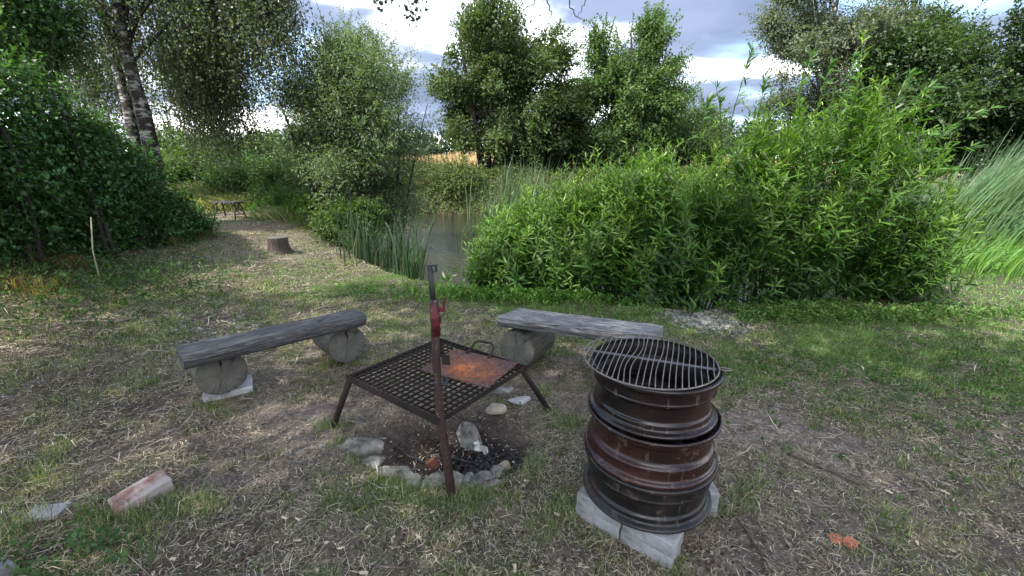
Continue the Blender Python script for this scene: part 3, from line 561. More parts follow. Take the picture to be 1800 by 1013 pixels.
for k_, (l, r_, t_, b_, Y_, pb, cl, lab, seed) in enumerate([
    (285, 345, 300, 345, 13.5, 310, (.11, .21, .035), 'bright yellow green shrub right of the birch trunk', 61),
    (465, 535, 340, 398, 11.0, 505, (.085, .16, .045), 'small fresh green shrub behind the tree stump', 62),
    (520, 610, 335, 402, 10.2, 565, (.11, .21, .045), 'bright green shrub between the stool and the willow', 63),
    (575, 655, 362, 432, 8.6, 615, (.075, .13, .035), 'low green shrub at the foot of the grey willow', 64)]):
    tree_px('low_shrub', lab, 'shrub', l, r_, t_, b_, Y_, pb, 22, .018*Y_, .04*Y_, seed, 12000, .07, .035, cl, None, .02, 2, nlimb=5, twigs=20, group='low shrubs along the path', csz=.07, spray=200, sprayL=.35)
# far bank growth (brambles) and distant forest
def bank_growth(name, label, x0, x1, y0, y1, n, h, L, base, smax=99):
    x = x0+(x1-x0)*rng.random(n); y = y0+(y1-y0)*rng.random(n); kk = (pond_sd(x, y) > -.25) & (pond_sd(x, y) < smax); x, y = x[kk], y[kk]; n = len(x)
    hh = h*(.3+1.3*fbm(x*.8, y*.8, 3)); z = height(x, y)+hh*rng.random(n)**.5
    V, F, C = leaf_arr(np.stack([x, y, z], -1), rdir(n), unit(rdir(n)*.7+np.array([0, -.2, .7])), L*(.6+.8*rng.random(n)), L*.6, colors(n, base, .45, .2))
    return tag(npmesh(name, V, F, LEAFS, C), label, 'undergrowth', kind='stuff')
bank_growth('bank_undergrowth', 'olive green brambles covering the far bank of the pond', -9, 14, 18.2, 21.5, 36000, .42, .12, (.12, .15, .06))
bank_growth('tall_weeds', 'green weeds on top of the far bank before the field', -9, 12, 21.4, 24.5, 12000, .35, .13, (.15, .17, .07))
bank_growth('shore_undergrowth', 'dark undergrowth on the left shore below the grey willow', -6, -2.7, 7.6, 12, 16000, .4, .06, (.07, .11, .04), .75)
n = 12000; x = -8+22*rng.random(n); y = 24+45*rng.random(n)**1.5; P = np.stack([x*(y/24), y, height(x*(y/24), y)], -1)
a = rng.random(n)*6.28; V, F, C = leaf_arr(P, unit(np.stack([.3*np.cos(a), .3*np.sin(a), 1+0*a], -1)), rdir(n), .5+.4*rng.random(n), np.full(n, .09), colors(n, (.5, .37, .2), .25, .1), 0)
tag(npmesh('cereal_field', V, F, STRAW, C), 'ripe golden cereal field beyond the far bank', 'field', kind='stuff')
lob = [(x_, 92+6*random.random(), hz(x_, 92)+1.5+random.random()*4.5, 3.2, 2.5, 3.2) for x_ in np.linspace(-60, 75, 120)]
lob = np.array(lob); n = 22000; q = rng.integers(0, len(lob), n); d = rdir(n); P = lob[q, :3]+d*(rng.random((n, 1))**.4)*lob[q, 3:]
V, F, C = leaf_arr(P, rdir(n), rdir(n), .85, .6, colors(n, (.035, .055, .045), .4, .15)); tag(npmesh('far_forest', V, F, LEAFS, C), 'dark far forest edge beyond the cereal field', 'forest', kind='stuff')  # bluish dark leaf colour stands in for distance haze

# ------------------------------------------------------------------ left birches with hanging twigs
def birch(name, label, path_px, Y, r0, crown, nstr, seed, nlimb, zmin_f):
    g_ = np.random.default_rng(seed); P = np.array([at(px, py, Y) for px, py in path_px]); P[0, 2] = hz(P[0, 0], P[0, 1])
    # smooth resample
    tt = np.linspace(0, len(P)-1, 26); Q = np.stack([np.interp(tt, np.arange(len(P)), P[:, k]) for k in range(3)], -1)
    for _ in range(2): Q[1:-1] = (Q[:-2]+Q[1:-1]*2+Q[2:])/4
    Q[:, 1] += .25*np.sin(np.linspace(0, 3, 26))
    base = Q[0].copy(); t0 = tag(empty(name, base), label, 'tree', 'birch trees at the left')
    tube('trunk', Q-base, r0*np.linspace(1.1, .3, 26)*(1+.05*g_.normal(size=26)), BIRCH, t0, 14)
    Vs, Cs, Fs = [], [], []; tw = []; ends = []
    for k in range(nlimb):
        c = crown[k % len(crown)]; e = np.array(c[:3])+g_.normal(size=3)*np.array(c[3:])*.55; s_ = Q[g_.integers(13, 25)]
        L = limb_path(s_, e, .12, 9); L[:, 2] += .5*np.sin(np.linspace(0, np.pi, 9)); ends.append(L)
        tube('limb', L-base, r0*.2*np.linspace(1, .18, 9), BARK, t0, 6)
    nl_tot = 0; PP, DD = [], []
    for k in range(nstr):
        c = crown[g_.integers(len(crown))]; d = g_.normal(size=3); d /= np.linalg.norm(d); s_ = np.array(c[:3])+d*g_.random()**.5*np.array(c[3:])
        ln = (.5+1.3*g_.random())*zmin_f; m = 8; tt_ = np.linspace(0, 1, m)[:, None]; ang = g_.random()*6.28
        drift = np.array([math.cos(ang)*.22+.12, math.sin(ang)*.22, 0])*ln
        S_ = s_+drift*(1-(1-tt_)**2)+np.array([0, 0, -1])*ln*tt_**1.25+np.array([.10, 0, 0])*np.sin(tt_*5+k)*.3
        S_ = S_[S_[:, 2] > hz(S_[0, 0], S_[0, 1])+.8]
        if len(S_) < 4: continue
        if k % 2 == 0: tw.append((S_-base, np.linspace(.006, .002, len(S_))))
        nl = int(ln*21); u_ = g_.random(nl)*(len(S_)-1); a_ = u_.astype(int); f_ = (u_-a_)[:, None]; pp = S_[a_]*(1-f_)+S_[np.minimum(a_+1, len(S_)-1)]*f_
        PP.append(pp+g_.normal(size=(nl, 3))*.045); 
    multi_tube('twigs', tw, BARK, t0, 3)['kind'] = 'stuff'
    P_ = np.vstack(PP); n = len(P_); D = unit(g_.normal(size=(n, 3))*.7+np.array([0, 0, -.8])); N = unit(g_.normal(size=(n, 3)))
    V, F, C = leaf_arr(P_-base, D, N, .04+.025*rng.random(n), .03+.016*rng.random(n), colors(n, (.115, .14, .085), .45, .15)); c_ = npmesh('crown', V, F, LEAF, C, t0); c_['kind'] = 'stuff'
    return t0, n
def box_lobe(pxl, pxr, pyt, pyb, Y, dy): a = at(pxl, (pyt+pyb)/2, Y); b = at(pxr, (pyt+pyb)/2, Y); c = at((pxl+pxr)/2, pyt, Y); d = at((pxl+pxr)/2, pyb, Y); return ((a[0]+b[0])/2, Y, (c[2]+d[2])/2, (b[0]-a[0])/2, dy, (c[2]-d[2])/2)
birch('birch_tree', 'birch with black and white leaning trunk, nearest of the two at the left', [(288, 420), (268, 320), (245, 230), (222, 160), (198, 80), (186, 0), (180, -120), (190, -300)], 8.2, .14,
      [box_lobe(250, 430, -260, 90, 9.2, .9), box_lobe(40, 230, -300, 30, 8.4, 1.2), box_lobe(300, 470, -160, 60, 9.2, 1.1), box_lobe(260, 420, 30, 160, 9.6, .7), box_lobe(400, 490, -200, 20, 8.8, .6)], 1900, 5, 26, 1.15)
birch('birch_tree', 'paler birch trunk standing just behind the leaning birch at the left', [(262, 400), (228, 260), (204, 170), (170, 60), (150, -60), (140, -220)], 9.6, .12,
      [box_lobe(230, 430, -100, 160, 10.6, 1.0), box_lobe(270, 420, 20, 190, 10.8, .8), box_lobe(60, 230, 20, 170, 11, .8)], 1150, 6, 9, 1.2)
# left hedge: several dark shrubs
for (l, r_, t_, b_, Y_, lab, sd_, nlf, ml) in [(-230, 70, 70, 520, 4.3, 'nearest leafy hedge shrub at the left edge of the picture', 71, 28000, .28), (0, 175, 110, 490, 5.1, 'dark leafy hedge shrub behind the pale stake', 72, 28000, .28),
    (110, 250, 215, 470, 5.9, 'dark green shrub in front of the birch trunks', 73, 26000, .26), (215, 345, 335, 465, 6.7, 'low dark green shrub at the end of the hedge beside the path', 74, 24000, .2), (-160, 150, -140, 150, 7.2, 'tallest hedge shrub in the top left corner', 75, 30000, .45)]:
    a_ = at(l, t_, Y_); c_ = at(r_, b_, Y_); cx = (a_[0]+c_[0])/2
    lob = lobes_in((cx, Y_, (a_[2]+c_[2])/2), ((c_[0]-a_[0])/2-ml*.5, .8, (a_[2]-c_[2])/2-ml*.3), 60, ml*.5, ml*1.45, sd_); gz_ = hz(cx, Y_)
    st = [(np.array([cx+.3*math.cos(q*2), Y_+.3*math.sin(q*2)+.2, gz_]), np.array([cx+.6*(c_[0]-a_[0])/2*math.cos(q*1.9), Y_+.2, a_[2]-.2*(a_[2]-gz_)-.2*(q % 3)]), .028) for q in range(6)]
    make_tree('hazel_bush', lab, 'shrub', (cx, Y_, gz_), st[0][1], lob, nlf, .055, .034, (.055, .12, .04), r0=.04, group='hedge shrubs at the left', kind_stems=st, nlimb=14, twigs=180, bias=.75, leafmat=LEAF, var=.85, csz=.1, clump=9, spray=420, sprayL=.34)
# ------------------------------------------------------------------ big willow bush
def shoot_template(seed, L=.75, nl=34):
    g_ = np.random.default_rng(seed); t_ = np.linspace(0, 1, 9)[:, None]; b_ = g_.normal(size=3)*.1; b_[2] = 0
    S_ = np.array([0, 0, L])*t_+np.array([.16, 0, 0])*t_**2+b_*np.sin(np.pi*t_)
    u_ = np.sort(g_.random(nl))*.97+.03; idx = u_*8; a_ = np.minimum(idx.astype(int), 7); f_ = (idx-a_)[:, None]; P = S_[a_]*(1-f_)+S_[a_+1]*f_
    ang = np.arange(nl)*2.4+g_.random(nl)*.5; el = .25+.75*u_+.25*g_.normal(size=nl)
    D = np.stack([np.cos(ang)*np.cos(el)+.15, np.sin(ang)*np.cos(el), np.sin(el)], -1); D = unit(D); N = unit(np.array([0, 0, 1.])-D*D[:, 2:3]+.25*g_.normal(size=(nl, 3)))
    LL = (.10+.05*g_.random(nl))*np.clip(1.25-.7*u_**3, .4, 1.3); V, F, C = leaf_arr(P, D, N, LL, LL*.15, np.ones((nl, 3)), long=True, droop=.18)
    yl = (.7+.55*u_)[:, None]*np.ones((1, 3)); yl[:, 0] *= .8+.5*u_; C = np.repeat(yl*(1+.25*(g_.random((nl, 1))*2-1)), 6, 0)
    tv, tq, tt_ = tube_arr(S_, np.linspace(.0045, .0015, 9), 4, False); o_ = len(V)
    return np.vstack([V, tv]), [F[0], F[1], F[2], tq+o_], np.vstack([C, np.tile([.9, .75, .6], (len(tv), 1))])
SH = [shoot_template(100+k, nl=31) for k in range(10)]
BUSHG = np.array([.068, .155, .03])
# outline of the bush: height and depth along x
_o = [(838, 400, 6.1), (862, 345, 6.0), (905, 308, 5.9), (960, 280, 5.7), (1050, 250, 5.5), (1130, 240, 5.3), (1215, 218, 5.2), (1290, 180, 5.15), (1370, 150, 5.1), (1430, 150, 5.1), (1470, 190, 5.15), (1495, 250, 5.2), (1515, 320, 5.25), (1535, 420, 5.25)]
_p = np.array([at(*q) for q in _o]); bx = _p[:, 0]; by = _p[:, 1]; bh = _p[:, 2]+.06
_xx = np.linspace(bx[0], bx[-1], 60); _hh = np.interp(_xx, bx, bh); by = np.interp(_xx, bx, by); bh = _hh*(1+.30*(fbm(_xx*2.6+4, _xx*0+2.5, 3)-.47)*1.35); bx = _xx
bmin = np.array([.0, 0, 0, 0, 0, 0, 0, 0, .15, .3])
bush = tag(empty('willow_bush', (2.2, 5.1, hz(2.2, 5.1))), 'big bright green willow bush with long narrow leaves on the near pond shore', 'bush'); bo = np.array(bush.location)
N_SH = 3100; pos = []
for k in range(N_SH):
    x_ = rng.uniform(bx[0], bx[-1])-.05; h_ = np.interp(x_, bx, bh)*(1+.10*rng.normal()*(k % 4 == 0)); yc = np.interp(x_, bx, by)
    f_ = rng.random()**.62; z_ = f_*h_; dep = .95*math.sqrt(max(.05, 1-(f_-.42)**2/.42))*(1 if f_ > .3 or rng.random() < .25 else .55); y_ = yc+dep*(-(rng.random()**.45)*.95 if rng.random() < .82 else rng.random()*.9)
    if fbm(np.array([x_*1.7+3]), np.array([z_*1.9+1]), 3)[0] < .33 and y_ < yc+.1 and rng.random() < .8: continue
    pos.append((x_+.25*f_+rng.normal()*.05, y_, z_+max(hz(x_, y_), -.2)-.58*f_-.12, f_, (y_-yc)/dep))
pos = np.array(pos); pos = pos[(pos[:, 2] > hz(2, 4.4)-.45)]
def shoot_rot(p):
    # outward, up, and pushed to the right by the wind
    d = Vector((.05+.42*max(0, p[0]-2.2)/2.5+rng.normal()*.3, -.75*max(0, -p[4])*(1.15-p[3])+.4*max(0, p[4])+rng.normal()*.22, .55+.7*p[3]+rng.normal()*.1)).normalized()
    return d.to_track_quat('Z', 'X').to_matrix() @ Matrix.Rotation(rng.normal()*.5, 3, 'Z')
ordr = np.argsort(np.hypot(pos[:, 0], pos[:, 1])); meshes = {}
for k, (V, F, C) in enumerate(SH):
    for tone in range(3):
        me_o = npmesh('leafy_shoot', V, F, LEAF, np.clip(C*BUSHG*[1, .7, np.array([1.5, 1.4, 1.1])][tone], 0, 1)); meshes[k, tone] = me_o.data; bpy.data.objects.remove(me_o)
def tone_of(p):  # sunlit top and shaded foot of the bush put into the shoot tones
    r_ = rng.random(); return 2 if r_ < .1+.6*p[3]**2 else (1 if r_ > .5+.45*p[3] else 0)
Vs, Fs, Cs, off = [], [[], [], [], []], [], 0
for c_, q in enumerate(ordr):
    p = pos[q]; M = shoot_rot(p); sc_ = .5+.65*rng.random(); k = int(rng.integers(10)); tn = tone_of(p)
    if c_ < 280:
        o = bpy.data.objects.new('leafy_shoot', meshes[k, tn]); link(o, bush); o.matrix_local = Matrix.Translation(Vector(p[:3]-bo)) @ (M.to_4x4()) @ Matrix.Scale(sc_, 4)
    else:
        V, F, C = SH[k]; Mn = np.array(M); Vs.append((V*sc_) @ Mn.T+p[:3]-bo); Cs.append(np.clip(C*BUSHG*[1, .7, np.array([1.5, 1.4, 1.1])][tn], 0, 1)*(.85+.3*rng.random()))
        for z_ in range(4): Fs[z_].append(F[z_]+off)
        off += len(V)
npmesh('foliage', np.vstack(Vs), [np.vstack(Fs[0]+Fs[2]), np.vstack(Fs[1]+Fs[3])], LEAF, np.vstack(Cs), bush)['kind'] = 'stuff'
items = []
for k in range(170):
    x_ = rng.uniform(bx[0]+.2, bx[-1]-.4); yc = np.interp(x_, bx, by); h_ = np.interp(x_, bx, bh)*rng.uniform(.5, .95); a_ = np.array([x_, yc+rng.normal()*.25-.1, 0]); a_[2] = max(hz(a_[0], a_[1]), -.6)-.02
    b_ = a_+np.array([.16*rng.normal()+.08, .3*rng.normal(), h_*.85]); items.append((limb_path(a_, b_, .08, 6)-bo, np.linspace(.013, .004, 6)))
multi_tube('stems', items, m_simple('willow_stem', [(.3, (.03, .035, .015)), (.7, (.09, .1, .04))], 14), bush, 5)['kind'] = 'stuff'
# the long shoots that stand out of the top of the bush
for (px, py, px2, py2, Y_) in [(1275, 250, 1322, 85, 5.3), (1268, 260, 1258, 150, 5.4), (1480, 200, 1500, 95, 5.2), (1400, 190, 1425, 100, 5.2), (1560, 220, 1640, 150, 5.1), (1590, 270, 1745, 190, 5.2), (1330, 220, 1345, 130, 5.3), (1560, 330, 1700, 300, 5.1), (1570, 420, 1690, 420, 5.0), (1540, 470, 1660, 500, 4.9), (1520, 250, 1640, 240, 5.0), (1230, 270, 1245, 175, 5.3), (1440, 180, 1462, 110, 5.1), (1545, 240, 1600, 130, 5.1), (1530, 300, 1720, 260, 5.1), (1500, 480, 1640, 540, 4.8)]:
    A_ = at(px, py, Y_); B_ = at(px2, py2, Y_); P = limb_path(A_, B_, .05, 9); nl = 46; u_ = rng.random(nl)**.8*8; a_ = np.minimum(u_.astype(int), 7); f_ = (u_-a_)[:, None]; pp = P[a_]*(1-f_)+P[a_+1]*f_
    dd = unit(B_-A_); D = unit(dd*.7+rng.normal(size=(nl, 3))*.5+np.array([.35, 0, 0])); LL = .09+.07*rng.random(nl)
    V, F, C = leaf_arr(pp-bo, D, unit(rdir(nl)*.5+np.array([0, -.4, .7])), LL, LL*.15, colors(nl, BUSHG, .3), long=True, droop=.15); tv, tq, _ = tube_arr(P-bo, np.linspace(.006, .002, 9), 4, False)
    npmesh('leafy_shoot', np.vstack([V, tv]), F+[tq+len(V)], LEAF, np.vstack([C, np.tile([.07, .1, .03], (len(tv), 1))]), bush)
# ------------------------------------------------------------------ reeds
def reed_arr(n, cx, cy, rx, ry, h, wd, lean, base, zb=None, spread=.25, droop=.3):
    x = cx+rx*rng.normal(size=n); y = cy+ry*rng.normal(size=n); z = height(x, y) if zb is None else np.full(n, zb); z = np.maximum(z, WATER_Z-.3)
    hh = h*(.65+.4*rng.random(n)); m = 6; t_ = np.linspace(0, 1, m)[None, :, None]; a = rng.random(n)*6.28
    ln = (np.stack([np.cos(a), np.sin(a), 0*a], -1)*spread*rng.random((n, 1))+np.array(lean))*hh[:, None]
    dr = (rng.random(n) < .25)*droop*hh
    P = np.stack([x, y, z], -1)[:, None]+np.array([0, 0, 1.])*hh[:, None, None]*t_+ln[:, None]*t_**2-np.array([0, 0, 1.])*dr[:, None, None]*t_**4+ln[:, None]*(dr > 0)[:, None, None]*t_**3
    b = rng.random(n)*6.28; S = np.stack([np.cos(b), np.sin(b), 0*b], -1)[:, None]*wd*np.array([1, 1, .9, .75, .5, .05])[None, :, None]/2
    V = np.stack([P-S, P+S], 2).reshape(-1, 3); i = np.arange(n)[:, None]*2*m; F = []
    for k in range(m-1): F.append(i+np.array([[2*k, 2*k+1, 2*k+3, 2*k+2]]))
    return V, F, np.repeat(colors(n, base, .35, .15), 2*m, 0)
def reeds(name, label, groups, cat='reeds', group=None, kind='stuff'):
    Vs, Fs, Cs, off = [], [], [], 0
    for g_ in groups:
        V, F, C = reed_arr(*g_); Vs.append(V); Cs.append(C); Fs += [f+off for f in F]; off += len(V)
    return tag(npmesh(name, np.vstack(Vs), [np.vstack(Fs)], LEAF, np.vstack(Cs)), label, cat, group, kind)
REED = (.07, .13, .06)
reeds('reed_bed', 'dense pale green reeds blown sideways at the right edge by the pond', [(3400, 8.1, 8.0, 1.3, .6, 2.05, .02, (.38, -.05, 0), (.1, .17, .085)), (700, 7.3, 7.1, .6, .5, 1.7, .02, (.45, -.1, 0), (.11, .2, .085)), (1100, 7.2, 6.3, .9, .5, .6, .014, (.35, -.1, 0), (.15, .29, .06)), (150, 8.3, 7.3, .7, .4, .9, .014, (.4, 0, 0), (.45, .37, .22))])
reeds('reed_bed', 'dark upright reeds standing below the grey willow on the left shore', [(190, -2.35, 7.5, .28, .45, 1.2, .022, (.03, 0, 0), (.05, .085, .045)), (60, -1.95, 7.1, .2, .3, 1.1, .018, (.05, 0, 0), (.045, .08, .04)), (24, -2.3, 7.3, .3, .3, .7, .012, (.1, 0, 0), (.3, .24, .14))])
reeds('reed_bed', 'pale reed blades behind the left end of the willow bush', [(110, .2, 16.8, .6, .5, 2.6, .05, (.06, 0, 0), (.09, .14, .07)), (170, .3, 8.6, .5, .4, 2.3, .03, (.16, 0, 0), (.1, .16, .085)), (60, -.35, 9.2, .3, .4, 2.1, .025, (.06, 0, 0), (.1, .15, .08)), (50, .9, 8.4, .5, .4, 2.1, .03, (.2, 0, 0), (.4, .35, .25))])
cl = tag(empty('cattail_clump', (-1.52, 6.35, hz(-1.52, 6.35))), 'upright cattail clump at the water edge behind the iron post', 'cattail'); co = np.array(cl.location)
for k in range(34):
    V, F, C = reed_arr(1, -1.52, 6.35, .07, .06, 1.5 if k < 26 else 1.0, .028, (.03, 0, 0) if k < 18 else (.5*rng.normal()*.6, 0, 0), (.065, .12, .055), None, .22, .45); npmesh('blade', V-co, [np.vstack(F)], LEAF, C, cl)
# gravel patch at the water edge
def rock_bm(seed, sx, sy, sz, sub=2, rough=.22, cuts=5):
    g_ = random.Random(seed); bm = bmesh.new(); bmesh.ops.create_icosphere(bm, subdivisions=sub, radius=1)
    for q in range(cuts):
        nrm = Vector((g_.gauss(0, 1), g_.gauss(0, 1), g_.gauss(0, 1))).normalized(); d = .42+.32*g_.random()
        for v_ in bm.verts:
            e = v_.co.dot(nrm)-d
            if e > 0: v_.co -= nrm*e*.97
    for v_ in bm.verts: v_.co *= 1+rough*(g_.random()-.5)*.5; v_.co = Vector((v_.co.x*sx, v_.co.y*sy, v_.co.z*sz))
    return bm
def rock_arr(seed, sub=1):
    bm = rock_bm(seed, 1, 1, .6, sub); V = np.array([v_.co[:] for v_ in bm.verts]); bm.verts.ensure_lookup_table(); F = np.array([[v_.index for v_ in f.verts] for f in bm.faces]); bm.free(); return V, F
RK = [rock_arr(k) for k in range(5)]
def pebbles(name, label, n, cx, cy, rx, ry, s0, s1, mat, cat, zf=None, lift=.0, flat=1.0):
    Vs, Fs, off = [], [], 0
    for k in range(n):
        x_ = cx+rx*rng.normal(); y_ = cy+ry*rng.normal(); s_ = s0+(s1-s0)*rng.random()**2; V, F = RK[k % 5]; a = rng.random()*6.28; R = np.array([[math.cos(a), -math.sin(a), 0], [math.sin(a), math.cos(a), 0], [0, 0, 1]])
        V2 = (V*s_*np.array([1, .7+.4*rng.random(), flat*(.7+.5*rng.random())])) @ R.T+np.array([x_, y_, hz(x_, y_)+s_*.25+lift*rng.random()]); Vs.append(V2); Fs.append(F+off); off += len(V)
    return tag(npmesh(name, np.vstack(Vs), [np.vstack(Fs)], mat), label, cat, kind='stuff')
pebbles('gravel', 'grey gravel patch between the right bench and the willow bush', 1100, 1.83, 3.97, .19, .2, .012, .034, STONE, 'gravel')
pebbles('gravel', 'small grey stones on the ground left of the left bench', 260, -2.75, 3.75, .22, .25, .01, .03, STONE, 'gravel')
pebbles('charcoal', 'black charcoal lumps in the middle of the fire pit', 330, -.17, 1.93, .085, .07, .008, .02, COAL, 'charcoal', lift=.015)
pebbles('charcoal', 'charcoal crumbs spilled on the ground right of the concrete blocks', 40, .72, 1.3, .06, .06, .004, .011, COAL, 'charcoal')

# ------------------------------------------------------------------ benches
def seat_bm(pts, z, th, under=.6):
    """plank with a flat top and rounded underside from four top corners (a,b front edge; c,d back) """
    a, b, c, d = [np.array(p) for p in pts]          # a-b front, d-c back
    bm = bmesh.new(); ns_, prof = 22, [(0, 0), (.012, -.006), (0.0, -.3), (.12, -.72), (.32, -.97), (.68, -1), (.9, -.72), (1, -.3), (.988, -.006), (1, 0), (.75, .02), (.5, .0), (.25, .025)]
    rings = []
    for k in range(ns_+1):
        s_ = k/ns_; f = a+(b-a)*s_; g_ = d+(c-d)*s_; ring = []
        for (u_, v_) in prof:
            p = f+(g_-f)*u_; wob = .006*(vnoise(np.array([s_*9+u_*3]), np.array([u_*5+.3]))[0]-.5)
            ring.append(bm.verts.new((p[0]+wob, p[1]+wob, z+v_*th+wob*.7)))
        rings.append(ring)
    m = len(prof)
    for k in range(ns_):
        for j in range(m): bm.faces.new((rings[k][j], rings[k][(j+1) % m], rings[k+1][(j+1) % m], rings[k+1][j]))
    for rg in (rings[0], rings[-1]): bm.faces.new(rg)
    return bm
def log_support(c, axis, L, r, parent, crack=True, seed=1):
    """cylinder lying along +X of its own frame, end faces separate parts"""
    ang = math.atan2(axis[1], axis[0]); g_ = random.Random(seed); n = 40; rings = []; bm = bmesh.new()
    rad = [r*(1+.02*math.sin(3*k*2*math.pi/n+seed)+.012*math.sin(7*k*2*math.pi/n)) for k in range(n)]
    for xx in np.linspace(-L/2, L/2, 7):
        rings.append([bm.verts.new((xx, rad[k]*(1+.01*g_.random())*math.cos(2*math.pi*k/n), rad[k]*math.sin(2*math.pi*k/n))) for k in range(n)])
    for a_, b_ in zip(rings, rings[1:]):
        for k in range(n): bm.faces.new((a_[k], a_[(k+1) % n], b_[(k+1) % n], b_[k]))
    bmesh.ops.recalc_face_normals(bm, faces=bm.faces[:])
    o = bmobj('log_support', bm, LOGBARK, parent, True, loc=Vector(c)-Vector(parent.location), rot=(0, 0, ang))
    for sgn in (1, -1):
        bm = bmesh.new(); prev = None; m = 9; vs_ = []
        for q in range(m):
            f = 1-q/m; vs_.append([bm.verts.new((sgn*(L/2+.004*math.sin(q*.33)*(1 if q else 0)), rad[k]*f*.998*math.cos(2*math.pi*k/n), rad[k]*f*.998*math.sin(2*math.pi*k/n))) for k in range(n)])
        cv = bm.verts.new((sgn*(L/2+.002), 0, 0))
        for a_, b_ in zip(vs_, vs_[1:]):
            for k in range(n): bm.faces.new((a_[k], a_[(k+1) % n], b_[(k+1) % n], b_[k]))
        for k in range(n): bm.faces.new((vs_[-1][k], vs_[-1][(k+1) % n], cv))
        if crack and sgn == 1:                                            # open the drying crack that runs in from the top
            kc = n//4
            for q in range(0, 6):
                wdt = (.009*(1-q/6)+.002); vs_[q][kc].co.x -= .03
                vs_[q][kc].co.y += .006*math.sin(q*1.7); vs_[q][kc-1].co.y = vs_[q][kc].co.y+wdt*1.2; vs_[q][kc+1].co.y = vs_[q][kc].co.y-wdt*1.2
        e = bmobj('cut_face', bm, LOGEND, o)
    return o
# left bench
zt = .42
A_, B_, C_, D_ = [gp(*p, zt)[:2] for p in ((320.3, 628.3), (644.3, 552.5), (621.5, 542.7), (308.4, 608.8))]
bc = (A_+B_+C_+D_)/4; bl = tag(empty('log_bench', (bc[0], bc[1], 0)), 'dark weathered plank bench on two log rounds, left of the fire grate', 'bench', 'log benches by the fire place')
ux = unit(B_-A_); ang = math.atan2(ux[1], ux[0])
def local_plank(A_, B_, C_, D_, parent, th, mat, zt):
    ux = unit(B_-A_); uy = np.array([-ux[1], ux[0]]); c = np.array(parent.location)[:2]; L = lambda p: np.array([(p-c)@ux, (p-c)@uy])
    # square the far edge
    o = bmobj('seat_plank', seat_bm([L(A_), L(B_), L(C_), L(D_)], 0, th), mat, parent, False, loc=(0, 0, zt), rot=(0, 0, math.atan2(ux[1], ux[0])))
    return o
local_plank(A_, B_, C_, D_, bl, .105, WOODD, zt)
nx = np.array([ux[1], -ux[0]])                                            # towards the camera side
f1 = at(392, 665, 2.42); f2 = at(611, 603, 2.93)
for (fx, r_, zc, sd_) in ((f1, .138, .19, 3), (f2, .135, .165, 5)):
    c = np.array([fx[0], fx[1]])-nx*.17; log_support((c[0], c[1], zc), nx, .34, r_, bl, True, sd_)
# right bench
A2, B2, C2, D2 = [gp(*p, zt)[:2] for p in ((872, 558.3), (1148, 594), (1167, 572.4), (912.8, 541.7))]
bc = (A2+B2+C2+D2)/4; br = tag(empty('log_bench', (bc[0], bc[1], 0)), 'silvery bleached plank bench behind the wheel barbecue, right of the fire grate', 'bench', 'log benches by the fire place')
local_plank(A2, B2, C2, D2, br, .10, WOODL, zt)
ax2 = unit(np.array([-.52, -.85])); f3 = at(908, 610, 2.85)
c = np.array([f3[0], f3[1]])-ax2*.17; log_support((c[0], c[1], .165), ax2, .34, .14, br, False, 7)
c = (B2+C2)/2+unit(A2-B2)*.22; log_support((c[0], c[1], .165), ax2, .34, .14, br, False, 9)
# slab under the left log
def slab(name, label, cat, c, size, rz, mat, z=None, rot=(0, 0), bevel=.004, group=None, seed=1, jag=.0):
    bm = box_bm(*size); bmesh.ops.subdivide_edges(bm, edges=bm.edges[:], cuts=3, use_grid_fill=True); g_ = random.Random(seed)
    for v_ in bm.verts:
        s_ = jag*min(size); v_.co += Vector((g_.gauss(0, 1), g_.gauss(0, 1), g_.gauss(0, .6)))*s_
    z_ = (hz(c[0], c[1]) if z is None else z)+size[2]/2
    o = bmobj(name, bm, mat, None, loc=(c[0], c[1], z_), rot=(rot[0], rot[1], rz)); tag(o, label, cat, group)
    bv = o.modifiers.new('b', 'BEVEL'); bv.width = bevel; bv.segments = 2; bv.limit_method = 'ANGLE'; bv.angle_limit = .6; return o
p = gp(398, 692); slab('stone_slab', 'pale flat stone slab wedged under the near log of the left bench', 'slab', (p[0], p[1]+.03), (.27, .2, .045), .55, SLAB, z=.0, jag=.03)
# far stool, stump
fb = gp(410, 411, .0); fb[2] = hz(fb[0], fb[1]); st = tag(empty('wooden_stool', fb, -.35), 'low grey wooden trestle stool far back on the path', 'stool')
bmobj('seat', box_bm(.72, .24, .035, (0, 0, .36)), WOOD, st, bevel=.004)
for sx in (-1, 1):
    for sy in (-1, 1): tube('leg', [(sx*.27, sy*.06, .345), (sx*.33, sy*.14, 0)], [.017, .015], WOOD, st, 6)
    tube('crossbar', [(sx*.31, -.115, .1), (sx*.31, .115, .1)], .012, WOOD, st, 6)
    tube('brace', [(sx*.3, 0, .12), (sx*.08, 0, .34)], .012, WOOD, st, 6)
sp = gp(493, 459); n = 28; stp = tag(empty('tree_stump', (sp[0], sp[1], hz(sp[0], sp[1])-.02)), 'short sawn tree stump standing in the grass behind the left bench', 'stump')
bm = bmesh.new(); rings = []
for zq, rq in ((0, 1.35), (.04, 1.15), (.1, 1.05), (.18, 1.0), (.26, 1.0)): rings.append([bm.verts.new((.15*rq*(1+.06*math.sin(3*a)+.05*math.sin(5*a+zq*9))*math.cos(a), .15*rq*(1+.06*math.sin(3*a)+.05*math.sin(5*a+zq*9))*math.sin(a), zq)) for a in np.linspace(0, 2*np.pi, n, endpoint=False)])
for a_, b_ in zip(rings, rings[1:]):
    for k in range(n): bm.faces.new((a_[k], a_[(k+1) % n], b_[(k+1) % n], b_[k]))
bmobj('bark', bm, STUMPM, stp, True)
